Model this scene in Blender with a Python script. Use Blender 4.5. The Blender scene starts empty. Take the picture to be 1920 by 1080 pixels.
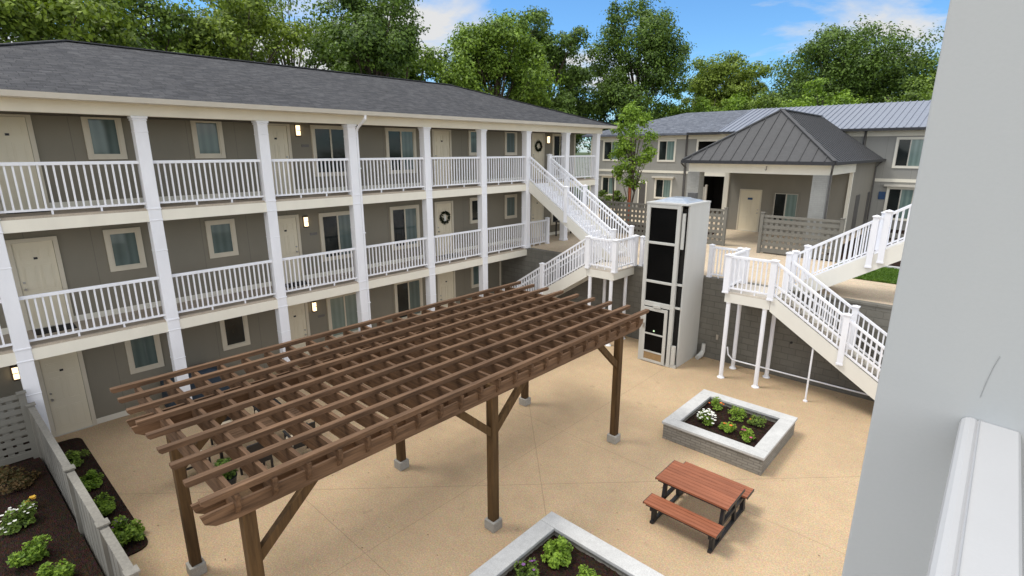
import bpy, math, random
import numpy as np
from mathutils import Vector, Matrix
R = math.radians
scene = bpy.context.scene
COL = scene.collection
random.seed(7)

# ------------------------------------------------------------------ camera
cam = bpy.data.objects.new('camera', bpy.data.cameras.new('camera'))
COL.objects.link(cam)
cam.location = (14.7717, 0.0, 6.8562)
cam.rotation_euler = (math.pi / 2 - 0.2545, 0.0, 0.7463)
cam.data.sensor_width = 36.0
cam.data.lens = 993.1454 / 1920 * 36
cam.data.clip_start = 0.05
cam.data.clip_end = 2000
scene.camera = cam

# ------------------------------------------------------------------ world, sun, exposure
SUN_EL, SUN_AZ = R(60), R(-128)          # azimuth measured from +Y towards +X
world = bpy.data.worlds.new('World')
scene.world = world
world.use_nodes = True
wn, wl = world.node_tree.nodes, world.node_tree.links
wn.clear()
wo = wn.new('ShaderNodeOutputWorld')
sky = wn.new('ShaderNodeTexSky')
sky.sky_type = 'NISHITA'
sky.sun_disc = False
sky.sun_elevation = SUN_EL
sky.sun_rotation = SUN_AZ
sky.ozone_density = 3.0
sky.dust_density = 0.3
sky.air_density = 1.0
bg1 = wn.new('ShaderNodeBackground'); bg1.inputs[1].default_value = 0.12
tint = wn.new('ShaderNodeMix'); tint.data_type = 'RGBA'; tint.blend_type = 'MULTIPLY'; tint.inputs[0].default_value = 1.0
tint.inputs[7].default_value = (0.52, 0.79, 0.99, 1)          # clear, dry-air blue
wl.new(sky.outputs[0], tint.inputs[6]); wl.new(tint.outputs[2], bg1.inputs[0])
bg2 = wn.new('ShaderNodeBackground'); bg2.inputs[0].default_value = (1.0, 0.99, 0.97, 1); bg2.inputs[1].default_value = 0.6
tc = wn.new('ShaderNodeTexCoord')
sep = wn.new('ShaderNodeSeparateXYZ'); wl.new(tc.outputs['Generated'], sep.inputs[0])
def wmath(op, a, b=None, clamp=False):
    n = wn.new('ShaderNodeMath'); n.operation = op; n.use_clamp = clamp
    for i, v in enumerate((a, b)):
        if v is None: continue
        if isinstance(v, (int, float)): n.inputs[i].default_value = v
        else: wl.new(v, n.inputs[i])
    return n.outputs[0]
zz = wmath('ADD', wmath('MAXIMUM', sep.outputs[2], 0.0), 0.12)
cx = wmath('DIVIDE', sep.outputs[0], zz); cy = wmath('DIVIDE', sep.outputs[1], zz)
cmb = wn.new('ShaderNodeCombineXYZ'); wl.new(cx, cmb.inputs[0]); wl.new(cy, cmb.inputs[1])
cmb.inputs[2].default_value = 3.7
nz = wn.new('ShaderNodeTexNoise'); nz.inputs['Scale'].default_value = 0.9; nz.inputs['Detail'].default_value = 7; nz.inputs['Roughness'].default_value = 0.58; nz.inputs['Distortion'].default_value = 0.4
wl.new(cmb.outputs[0], nz.inputs['Vector'])
ramp = wn.new('ShaderNodeValToRGB')
ramp.color_ramp.elements[0].position = 0.45; ramp.color_ramp.elements[1].position = 0.60
wl.new(nz.outputs['Fac'], ramp.inputs[0])
# bright cloud added overhead and out of view to the south-east, as fill light
mask = wmath('MULTIPLY', ramp.outputs[0], 0.95, True)
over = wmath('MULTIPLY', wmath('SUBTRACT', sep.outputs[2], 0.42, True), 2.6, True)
se_fill = wmath('MULTIPLY', wmath('SUBTRACT', sep.outputs[0], sep.outputs[1]), 0.75, True)
mask2 = wmath('MAXIMUM', mask, wmath('MULTIPLY', wmath('MAXIMUM', over, se_fill), 0.85))
wl.new(wmath('ADD', 0.52, wmath('MULTIPLY', wmath('MAXIMUM', wmath('MULTIPLY', over, 0.7), se_fill), 0.95)), bg2.inputs[1])
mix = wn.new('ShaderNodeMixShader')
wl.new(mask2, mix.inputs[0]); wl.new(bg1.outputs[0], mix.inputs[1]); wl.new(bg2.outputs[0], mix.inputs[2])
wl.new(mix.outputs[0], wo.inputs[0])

sun = bpy.data.objects.new('sun', bpy.data.lights.new('sun', 'SUN'))
COL.objects.link(sun)
sun.data.energy = 1.5
sun.data.angle = R(16)
sun.data.color = (1.0, 0.95, 0.87)
sd = Vector((math.sin(SUN_AZ) * math.cos(SUN_EL), math.cos(SUN_AZ) * math.cos(SUN_EL), math.sin(SUN_EL)))
sun.rotation_euler = sd.to_track_quat('Z', 'Y').to_euler()
sun.location = (0, 10, 40)

scene.view_settings.view_transform = 'Standard'
scene.view_settings.look = 'None'
scene.view_settings.exposure = 0.62
scene.view_settings.gamma = 1.0
scene.cycles.max_bounces = 6
scene.cycles.diffuse_bounces = 4
scene.cycles.transparent_max_bounces = 8

# ------------------------------------------------------------------ materials
class NT:
    def __init__(s, name):
        s.m = bpy.data.materials.new(name); s.m.use_nodes = True
        s.n, s.l = s.m.node_tree.nodes, s.m.node_tree.links
        s.n.clear()
        s.out = s.n.new('ShaderNodeOutputMaterial')
        s.b = s.n.new('ShaderNodeBsdfPrincipled')
        s.l.new(s.b.outputs[0], s.out.inputs[0])
        s.geo = s.n.new('ShaderNodeNewGeometry')
        s.pos = s.geo.outputs['Position']
    def new(s, t, **k):
        n = s.n.new(t)
        for a, v in k.items(): setattr(n, a, v)
        return n
    def put(s, sock, v):
        if hasattr(v, 'is_output'): s.l.new(v, sock)
        else: sock.default_value = v
    def math(s, op, a, b=0.0, clamp=False):
        n = s.new('ShaderNodeMath', operation=op, use_clamp=clamp)
        s.put(n.inputs[0], a); s.put(n.inputs[1], b)
        return n.outputs[0]
    def mapped(s, scale=(1, 1, 1), rot=(0, 0, 0), src=None):
        n = s.new('ShaderNodeMapping')
        s.l.new(src or s.pos, n.inputs[0])
        n.inputs['Scale'].default_value = scale; n.inputs['Rotation'].default_value = rot
        return n.outputs[0]
    def noise(s, scale, detail=4, rough=0.55, vec=None):
        n = s.new('ShaderNodeTexNoise')
        n.inputs['Scale'].default_value = scale; n.inputs['Detail'].default_value = detail; n.inputs['Roughness'].default_value = rough
        s.l.new(vec or s.pos, n.inputs['Vector'])
        return n.outputs['Fac']
    def ramp(s, fac, a, b, p0=0.3, p1=0.7):
        n = s.new('ShaderNodeValToRGB')
        n.color_ramp.elements[0].position = p0; n.color_ramp.elements[1].position = p1
        n.color_ramp.elements[0].color = (*a, 1); n.color_ramp.elements[1].color = (*b, 1)
        s.l.new(fac, n.inputs[0])
        return n.outputs[0]
    def mixc(s, fac, a, b, mode='MIX'):
        n = s.new('ShaderNodeMix', data_type='RGBA', blend_type=mode)
        s.put(n.inputs[0], fac)
        for i, v in ((6, a), (7, b)):
            s.put(n.inputs[i], (*v, 1) if isinstance(v, tuple) and len(v) == 3 else v)
        return n.outputs[2]
    def bump(s, h, strength=0.3, dist=0.01):
        n = s.new('ShaderNodeBump')
        n.inputs['Strength'].default_value = strength; n.inputs['Distance'].default_value = dist
        s.l.new(h, n.inputs['Height']); s.l.new(n.outputs[0], s.b.inputs['Normal'])
    def base(s, c): s.put(s.b.inputs['Base Color'], (*c, 1) if isinstance(c, tuple) and len(c) == 3 else c)
    def rough(s, r): s.put(s.b.inputs['Roughness'], r)

def mul(c, k): return tuple(max(0, min(1, x * k)) for x in c)

def painted(name, c, rough=0.5, var=0.10, scale=1.6, fine=40, bump=0.08, spec=0.35, streak=True):
    t = NT(name)
    vec = t.mapped((1, 1, 0.35)) if streak else t.pos
    n1 = t.noise(scale, 5, 0.6, vec)
    n2 = t.noise(fine, 3)
    col = t.ramp(n1, mul(c, 1 - var), mul(c, 1 + var * 0.5), 0.25, 0.75)
    col = t.mixc(t.math('MULTIPLY', n2, 0.35), col, mul(c, 0.86))
    t.base(col); t.rough(rough); t.b.inputs['Specular IOR Level'].default_value = spec
    t.bump(n2, bump, 0.004)
    return t.m

def siding(name, c, pitch, axis):
    """painted vertical board siding: narrow grooves every pitch metres"""
    t = NT(name)
    n1 = t.noise(0.9, 5, 0.6, t.mapped((1, 1, 0.3)))
    n2 = t.noise(55, 3, 0.6, t.mapped((1, 1, 0.12)))
    col = t.ramp(n1, mul(c, 0.93), mul(c, 1.05), 0.3, 0.7)
    col = t.mixc(t.math('MULTIPLY', n2, 0.3), col, mul(c, 0.84))
    sp = t.new('ShaderNodeSeparateXYZ'); t.l.new(t.pos, sp.inputs[0])
    u = t.math('FRACT', t.math('DIVIDE', sp.outputs[axis], pitch))
    g = t.math('LESS_THAN', u, 0.011 / pitch * 1.0)
    col = t.mixc(t.math('MULTIPLY', g, 0.5), col, mul(c, 0.35))
    t.base(col); t.rough(0.75)
    t.bump(t.math('ADD', t.math('MULTIPLY', g, -1.0), t.math('MULTIPLY', n2, 0.25)), 0.35, 0.008)
    return t.m

def masonry(name, c1, c2, mortar, bw, bh, ms=0.012, bump=0.5, rough=0.9, paint=False):
    t = NT(name)
    sp = t.new('ShaderNodeSeparateXYZ'); t.l.new(t.pos, sp.inputs[0])
    cb = t.new('ShaderNodeCombineXYZ')
    t.l.new(t.math('ADD', sp.outputs[0], sp.outputs[1]), cb.inputs[0]); t.l.new(sp.outputs[2], cb.inputs[1])
    br = t.new('ShaderNodeTexBrick')
    t.l.new(cb.outputs[0], br.inputs['Vector'])
    br.inputs['Scale'].default_value = 1.0
    br.inputs['Brick Width'].default_value = bw; br.inputs['Row Height'].default_value = bh
    br.inputs['Mortar Size'].default_value = ms; br.inputs['Mortar Smooth'].default_value = 0.3
    br.inputs['Color1'].default_value = (*c1, 1); br.inputs['Color2'].default_value = (*c2, 1); br.inputs['Mortar'].default_value = (*mortar, 1)
    n1 = t.noise(1.3, 6, 0.65, t.mapped((1, 1, 0.5))); n2 = t.noise(45, 4)
    col = t.mixc(0.75, br.outputs['Color'], t.ramp(n1, (0.72, 0.72, 0.7), (1.1, 1.1, 1.1), 0.3, 0.72), 'MULTIPLY')
    col = t.mixc(t.math('MULTIPLY', n2, 0.4), col, mul(c1, 0.7))
    t.base(col); t.rough(rough)
    h = t.math('ADD', t.math('MULTIPLY', br.outputs['Fac'], -1.0), t.math('MULTIPLY', n2, 0.5))
    t.bump(h, bump, 0.012)
    return t.m

def shingle(name, a, b, ua, k=3.3, bw=0.30, rh=0.43, rough=0.9):
    """asphalt shingles; ua = world axis running along the eave"""
    t = NT(name)
    sp = t.new('ShaderNodeSeparateXYZ'); t.l.new(t.pos, sp.inputs[0])
    cb = t.new('ShaderNodeCombineXYZ')
    t.l.new(sp.outputs[ua], cb.inputs[0]); t.l.new(t.math('MULTIPLY', sp.outputs[2], k), cb.inputs[1])
    br = t.new('ShaderNodeTexBrick'); t.l.new(cb.outputs[0], br.inputs['Vector'])
    br.offset = 0.37; br.offset_frequency = 3; br.squash = 0.8; br.squash_frequency = 2
    br.inputs['Scale'].default_value = 1.0
    br.inputs['Brick Width'].default_value = bw; br.inputs['Row Height'].default_value = rh * 0.33
    br.inputs['Mortar Size'].default_value = 0.006; br.inputs['Bias'].default_value = -0.1
    br.inputs['Color1'].default_value = (*a, 1); br.inputs['Color2'].default_value = (*b, 1); br.inputs['Mortar'].default_value = (*mul(a, 0.5), 1)
    n1 = t.noise(0.5, 5, 0.6); n2 = t.noise(90, 3)
    n3 = t.noise(3.0, 3, 0.5, t.mapped((1, 3, 1), src=cb.outputs[0]))
    col = t.mixc(0.8, br.outputs['Color'], t.ramp(n3, (0.62, 0.62, 0.63), (1.35, 1.34, 1.32), 0.32, 0.68), 'MULTIPLY')
    col = t.mixc(0.5, col, t.ramp(n1, (0.8, 0.8, 0.8), (1.15, 1.15, 1.15)), 'MULTIPLY')
    col = t.mixc(0.6, col, t.ramp(n2, (0.6, 0.6, 0.6), (1.4, 1.4, 1.4)), 'MULTIPLY')
    t.base(col); t.rough(rough); t.b.inputs['Specular IOR Level'].default_value = 0.2
    t.bump(t.math('ADD', t.math('MULTIPLY', br.outputs['Fac'], -1.0), n2), 0.5, 0.01)
    return t.m

def wood(name, c, dark, axis, rough=0.75):
    t = NT(name)
    s = [14, 14, 14]; s[axis] = 0.9
    v = t.mapped(tuple(s))
    n1 = t.noise(1.6, 6, 0.65, v); n2 = t.noise(0.7, 3); n3 = t.noise(5, 5, 0.7, v)
    col = t.ramp(n1, dark, c, 0.3, 0.68)
    col = t.mixc(0.65, col, t.ramp(n2, (0.7, 0.68, 0.66), (1.25, 1.22, 1.2), 0.3, 0.7), 'MULTIPLY')
    col = t.mixc(t.math('MULTIPLY', t.math('GREATER_THAN', n3, 0.66), 0.55), col, mul(dark, 0.5))
    # each board its own tone
    col = t.mixc(0.5, col, t.ramp(t.geo.outputs['Random Per Island'], (0.78, 0.76, 0.74), (1.2, 1.18, 1.15), 0.0, 1.0), 'MULTIPLY')
    t.base(col); t.rough(rough); t.b.inputs['Specular IOR Level'].default_value = 0.3
    t.bump(n1, 0.35, 0.006)
    return t.m

def concrete(name, c, fine=60, var=0.18, rough=0.85, big=0.8):
    t = NT(name)
    n1 = t.noise(big, 6, 0.6); n2 = t.noise(fine, 4, 0.7); n3 = t.noise(7, 5, 0.7)
    col = t.ramp(n1, mul(c, 1 - var), mul(c, 1 + var * 0.6), 0.3, 0.7)
    col = t.mixc(0.5, col, t.ramp(n3, (0.85, 0.85, 0.85), (1.12, 1.12, 1.12), 0.35, 0.65), 'MULTIPLY')
    col = t.mixc(0.6, col, t.ramp(n2, (0.72, 0.72, 0.72), (1.22, 1.22, 1.22), 0.35, 0.65), 'MULTIPLY')
    t.base(col); t.rough(rough); t.b.inputs['Specular IOR Level'].default_value = 0.25
    t.bump(n2, 0.3, 0.006)
    return t.m

def aggregate(name, c, joints):
    """exposed-aggregate courtyard slab with tooled control joints; joints = list of (nx, ny, offset, width)"""
    t = NT(name)
    n1 = t.noise(0.35, 6, 0.6); n2 = t.noise(70, 3, 0.7); n4 = t.noise(2.2, 6, 0.65)
    vo = t.new('ShaderNodeTexVoronoi'); vo.inputs['Scale'].default_value = 55; t.l.new(t.pos, vo.inputs['Vector'])
    col = t.ramp(n1, mul(c, 0.86), mul(c, 1.10), 0.3, 0.7)
    col = t.mixc(0.3, col, t.ramp(n4, (0.84, 0.83, 0.82), (1.12, 1.12, 1.12), 0.32, 0.68), 'MULTIPLY')
    col = t.mixc(0.12, col, vo.outputs['Color'], 'OVERLAY')
    col = t.mixc(0.65, col, t.ramp(t.noise(38, 4, 0.8), (0.66, 0.64, 0.62), (1.32, 1.32, 1.32), 0.36, 0.64), 'MULTIPLY')
    sp = t.new('ShaderNodeSeparateXYZ'); t.l.new(t.pos, sp.inputs[0])
    g = None
    for nx, ny, off, wd in joints:
        wob = t.math('MULTIPLY', t.math('SUBTRACT', t.noise(6, 2), 0.5), 0.02)
        d = t.math('ADD', t.math('MULTIPLY', sp.outputs[0], nx), t.math('MULTIPLY', sp.outputs[1], ny))
        d = t.math('ABSOLUTE', t.math('ADD', t.math('SUBTRACT', d, off), wob))
        m = t.math('LESS_THAN', d, wd)
        g = m if g is None else t.math('MAXIMUM', g, m)
    if g is not None:
        col = t.mixc(t.math('MULTIPLY', g, 0.55), col, mul(c, 0.3))
    # spots and small stains
    st = t.noise(3.1, 2, 0.5)
    col = t.mixc(t.math('MULTIPLY', t.math('GREATER_THAN', st, 0.71), 0.22), col, mul(c, 0.45))
    t.base(col); t.rough(0.9); t.b.inputs['Specular IOR Level'].default_value = 0.2
    t.bump(n2, 0.4, 0.005)
    return t.m

def mulch_mat(name, c):
    t = NT(name)
    vo = t.new('ShaderNodeTexVoronoi'); vo.inputs['Scale'].default_value = 26; t.l.new(t.mapped((1, 1.8, 1), (0, 0, 0.6)), vo.inputs['Vector'])
    n = t.noise(18, 5, 0.7); n2 = t.noise(1.2, 3)
    col = t.ramp(n, mul(c, 0.45), mul(c, 1.7), 0.3, 0.72)
    col = t.mixc(0.7, col, vo.outputs['Color'], 'OVERLAY')
    col = t.mixc(0.4, col, c)
    col = t.mixc(0.5, col, t.ramp(n2, (0.7, 0.7, 0.7), (1.3, 1.3, 1.3)), 'MULTIPLY')
    t.base(col); t.rough(0.95); t.b.inputs['Specular IOR Level'].default_value = 0.1
    t.bump(t.math('ADD', vo.outputs['Distance'], n), 0.9, 0.03)
    return t.m

def leaf_mat(name, a, b, trans=0.35, rough=0.55):
    t = NT(name)
    f = t.geo.outputs['Random Per Island']
    n = t.noise(0.9, 3)
    f2 = t.math('ADD', t.math('MULTIPLY', f, 0.42), t.math('MULTIPLY', n, 0.58))
    col = t.ramp(f2, a, b, 0.27, 0.74)
    t.base(col); t.rough(rough); t.b.inputs['Specular IOR Level'].default_value = 0.3
    tr = t.new('ShaderNodeBsdfTranslucent')
    t.l.new(t.mixc(1.0, col, (1.25, 1.3, 0.6), 'MULTIPLY'), tr.inputs[0])
    mx = t.new('ShaderNodeMixShader'); mx.inputs[0].default_value = trans
    t.l.new(t.b.outputs[0], mx.inputs[1]); t.l.new(tr.outputs[0], mx.inputs[2]); t.l.new(mx.outputs[0], t.out.inputs[0])
    return t.m

def plain(name, c, rough=0.5, metal=0.0, spec=0.4):
    t = NT(name)
    n = t.noise(9, 4)
    t.base(t.ramp(n, mul(c, 0.86), mul(c, 1.1))); t.rough(rough)
    t.b.inputs['Metallic'].default_value = metal; t.b.inputs['Specular IOR Level'].default_value = spec
    return t.m

def glass_dark(name, c, rough=0.06):
    t = NT(name)
    n = t.noise(1.1, 3)
    t.base(t.ramp(n, mul(c, 0.5), mul(c, 1.3))); t.rough(rough); t.b.inputs['Specular IOR Level'].default_value = 0.4
    t.bump(t.noise(2.5, 1), 0.03, 0.02)
    return t.m

def curtain_mat(name, a, b, axis):
    """pale curtain close behind tinted glass: fold shading painted as vertical colour bands, glossy coat"""
    t = NT(name)
    s = [0, 0, 0]; s[axis] = 1
    w = t.new('ShaderNodeTexWave', wave_type='BANDS', bands_direction='XYZ'[axis])
    w.inputs['Scale'].default_value = 1.5; w.inputs['Distortion'].default_value = 2.5; w.inputs['Detail'].default_value = 2
    t.l.new(t.mapped((1, 1, 0.12)), w.inputs['Vector'])
    n = t.noise(1.3, 3)
    f = t.math('ADD', t.math('MULTIPLY', w.outputs['Fac'], 0.35), t.math('MULTIPLY', n, 0.65))
    t.base(t.ramp(f, a, b, 0.2, 0.8)); t.rough(0.5)
    t.b.inputs['Coat Weight'].default_value = 1.0; t.b.inputs['Coat Roughness'].default_value = 0.05
    return t.m

def emit(name, c, s):
    t = NT(name)
    t.base((0.8, 0.75, 0.65)); t.b.inputs['Emission Color'].default_value = (*c, 1); t.b.inputs['Emission Strength'].default_value = s
    return t.m

M = {}
M['ground'] = aggregate('courtyard_aggregate', (0.460, 0.342, 0.216), [
    (0.7071, 0.7071, 11.45, 0.006), (0.7071, -0.7071, 0.65, 0.006), (1, 0, 7.55, 0.005), (0, 1, 9.7, 0.005), (0, 1, 4.0, 0.005)])
M['terrace'] = aggregate('terrace_aggregate', (0.55, 0.455, 0.335), [(0, 1, 19.5, 0.01), (0, 1, 22.2, 0.01), (0, 1, 25.2, 0.01), (1, 0, 5.0, 0.01), (1, 0, 8.4, 0.01)])
M['tread'] = concrete('grey_brown_treads', (0.24, 0.215, 0.18))
M['deck'] = concrete('pale_deck_boards', (0.58, 0.53, 0.46))
M['walkway'] = concrete('walkway_concrete', (0.42, 0.36, 0.29))
M['siding'] = siding('taupe_siding', (0.235, 0.213, 0.165), 1.22, 1)
M['siding_x'] = siding('grey_siding', (0.30, 0.295, 0.27), 1.22, 0)
M['siding_pav'] = painted('pavilion_wall_paint', (0.25, 0.235, 0.20), 0.75, 0.08)
M['soffit'] = painted('shade_deepening_soffit', (0.10, 0.088, 0.07), 0.8, 0.1)  # unseen ceilings and undersides, darkened to deepen shade on the walls
M['cream'] = painted('cream_paint', (0.80, 0.765, 0.66), 0.45, 0.08)
M['cream_trim'] = painted('cream_trim', (0.66, 0.60, 0.48), 0.5, 0.10)
M['door'] = painted('cream_door', (0.76, 0.69, 0.53), 0.4, 0.06)
M['white'] = painted('white_vinyl', (0.83, 0.84, 0.88), 0.45, 0.10, 2.2)
M['whitewarm'] = painted('white_stringer', (0.74, 0.72, 0.65), 0.45, 0.07)
M['gutter'] = painted('gutter_metal', (0.60, 0.57, 0.50), 0.4, 0.12)
M['shingle_y'] = shingle('charcoal_shingle', (0.050, 0.051, 0.056), (0.082, 0.082, 0.086), 1)
M['shingle_x'] = shingle('charcoal_shingle_hip', (0.050, 0.051, 0.056), (0.082, 0.082, 0.086), 0)
M['shingle_far'] = shingle('blue_grey_shingle', (0.115, 0.128, 0.158), (0.17, 0.187, 0.222), 0)
M['metal_roof'] = plain('pale_metal_roof', (0.22, 0.245, 0.30), 0.45, 0.15)
M['pav_roof'] = plain('grey_standing_seam', (0.068, 0.068, 0.070), 0.5, 0.0, 0.25)
M['black'] = plain('black_metal', (0.018, 0.018, 0.02), 0.45)
M['drip'] = plain('dark_drip_edge', (0.03, 0.03, 0.033), 0.5)
M['downpipe'] = plain('dark_downpipe', (0.09, 0.085, 0.08), 0.5)
M['dark'] = plain('recess_shade', (0.012, 0.011, 0.010), 0.9)
M['curtain'] = curtain_mat('teal_curtain_y', (0.050, 0.080, 0.074), (0.105, 0.150, 0.138), 1)
M['curtain_light'] = curtain_mat('pale_curtain_y', (0.14, 0.19, 0.165), (0.22, 0.28, 0.245), 1)
M['curtain_x'] = curtain_mat('teal_curtain_x', (0.09, 0.15, 0.135), (0.20, 0.28, 0.255), 0)
M['glass'] = glass_dark('window_glass_dark', (0.016, 0.020, 0.020))
M['lift_glass'] = glass_dark('lift_black_panel', (0.003, 0.003, 0.003), 0.5)
M['lift_glass'].node_tree.nodes['Principled BSDF'].inputs['Specular IOR Level'].default_value = 0.08
M['lift'] = painted('lift_white_metal', (0.52, 0.52, 0.49), 0.4, 0.14)
M['lift_side'] = painted('lift_side_panel', (0.56, 0.56, 0.535), 0.4, 0.08)
M['dome'] = plain('skylight_acrylic', (0.33, 0.37, 0.42), 0.2, 0.0, 0.5)
M['bronze'] = plain('bronze', (0.06, 0.035, 0.022), 0.5, 0.4)
M['lampglow'] = emit('lamp_glow', (1.0, 0.74, 0.42), 1.5)
M['green_led'] = emit('green_button', (0.1, 0.8, 0.25), 0.35)
M['block'] = masonry('grey_painted_block', (0.165, 0.157, 0.134), (0.188, 0.179, 0.154), (0.128, 0.122, 0.105), 0.40, 0.20, 0.010, 0.7)
M['pbrick'] = masonry('planter_block', (0.25, 0.235, 0.205), (0.33, 0.31, 0.275), (0.17, 0.16, 0.14), 0.24, 0.068, 0.009, 0.7)
M['paintbrick'] = masonry('grey_painted_brick', (0.34, 0.34, 0.32), (0.37, 0.37, 0.35), (0.30, 0.30, 0.285), 0.2, 0.075, 0.006, 0.25)
M['cap'] = concrete('planter_cap_stone', (0.52, 0.52, 0.51), 70, 0.10)
M['footing'] = concrete('post_footing', (0.36, 0.345, 0.31), 80, 0.15)
M['mulch'] = mulch_mat('dark_mulch', (0.030, 0.018, 0.013))
M['slat_w'] = wood('pergola_board_along', (0.180, 0.106, 0.060), (0.060, 0.033, 0.017), 1)
M['rafter_w'] = wood('pergola_board_across_shaded', (0.145, 0.083, 0.045), (0.052, 0.028, 0.014), 0)  # darkened below the slat tone to imitate shade on rafter faces
M['post_w'] = wood('pergola_post', (0.118, 0.068, 0.026), (0.05, 0.027, 0.010), 2)
M['terracotta'] = wood('red_brown_slats', (0.345, 0.128, 0.068), (0.225, 0.078, 0.041), 0, 0.55)
M['fence'] = wood('grey_painted_fence', (0.235, 0.230, 0.205), (0.165, 0.160, 0.145), 2)
M['lattice'] = painted('grey_lattice', (0.185, 0.178, 0.155), 0.7, 0.12)
M['pillar'] = painted('pale_grey_stucco', (0.44, 0.453, 0.455), 0.9, 0.04, 1.2, 160, 0.05, 0.2)
M['post_cap'] = painted('white_trim_paint', (0.46, 0.465, 0.475), 0.65, 0.05, 3, 200, 0.05, 0.3)
M['grass'] = concrete('lawn_soil', (0.07, 0.10, 0.02), 60, 0.25)
M['blade'] = leaf_mat('grass_blade', (0.06, 0.13, 0.015), (0.13, 0.23, 0.03))
M['field'] = concrete('rough_grass', (0.06, 0.085, 0.025), 20, 0.3)
M['bark'] = wood('bark', (0.12, 0.095, 0.07), (0.05, 0.04, 0.03), 2)
M['orange'] = plain('orange_trunk_guard', (0.45, 0.12, 0.05), 0.6)
M['navy'] = plain('navy_cover_fabric', (0.03, 0.045, 0.065), 0.8)
M['cushion'] = plain('cream_cushion', (0.62, 0.52, 0.38), 0.9)
M['mat'] = plain('black_doormat', (0.02, 0.019, 0.018), 0.95)
M['matgrey'] = plain('grey_doormat', (0.14, 0.14, 0.14), 0.95)
M['wreath'] = leaf_mat('wreath_leaves', (0.015, 0.025, 0.012), (0.04, 0.055, 0.025))
M['flower_white'] = plain('white_petals', (0.80, 0.80, 0.74), 0.7)
M['flower_orange'] = plain('orange_petals', (0.70, 0.16, 0.03), 0.7)
M['flower_pink'] = plain('pink_petals', (0.55, 0.09, 0.22), 0.7)
M['flower_purple'] = plain('purple_petals', (0.20, 0.08, 0.24), 0.7)
M['flower_yellow'] = plain('yellow_petals', (0.7, 0.42, 0.05), 0.7)
M['bluesign'] = plain('blue_sign', (0.03, 0.07, 0.16), 0.5)
M['greysign'] = plain('grey_sign', (0.16, 0.15, 0.14), 0.6)
M['pot'] = plain('dark_glazed_pot', (0.02, 0.025, 0.03), 0.35)
M['greycrack'] = plain('grey_crack', (0.33, 0.34, 0.34), 0.9)
M['litter'] = leaf_mat('dry_leaf', (0.10, 0.07, 0.04), (0.26, 0.19, 0.10), 0.1)
M['steel'] = plain('brushed_steel', (0.45, 0.45, 0.45), 0.35, 0.9)
LEAF = {
    'yellow': leaf_mat('leaf_yellow_green', (0.052, 0.088, 0.011), (0.290, 0.385, 0.052), 0.25),
    'light': leaf_mat('leaf_light_green', (0.045, 0.090, 0.011), (0.258, 0.386, 0.047), 0.25),
    'mid': leaf_mat('leaf_mid_green', (0.034, 0.067, 0.010), (0.218, 0.319, 0.047), 0.25),
    'dark': leaf_mat('leaf_dark_green', (0.025, 0.054, 0.010), (0.162, 0.258, 0.040), 0.25),
    'bright': leaf_mat('leaf_bright_green', (0.067, 0.134, 0.013), (0.291, 0.437, 0.050), 0.3),
    'olive': leaf_mat('leaf_olive', (0.050, 0.078, 0.016), (0.241, 0.297, 0.062), 0.25),
    'red': leaf_mat('leaf_reddish', (0.039, 0.050, 0.013), (0.168, 0.095, 0.038)),
}

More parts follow.
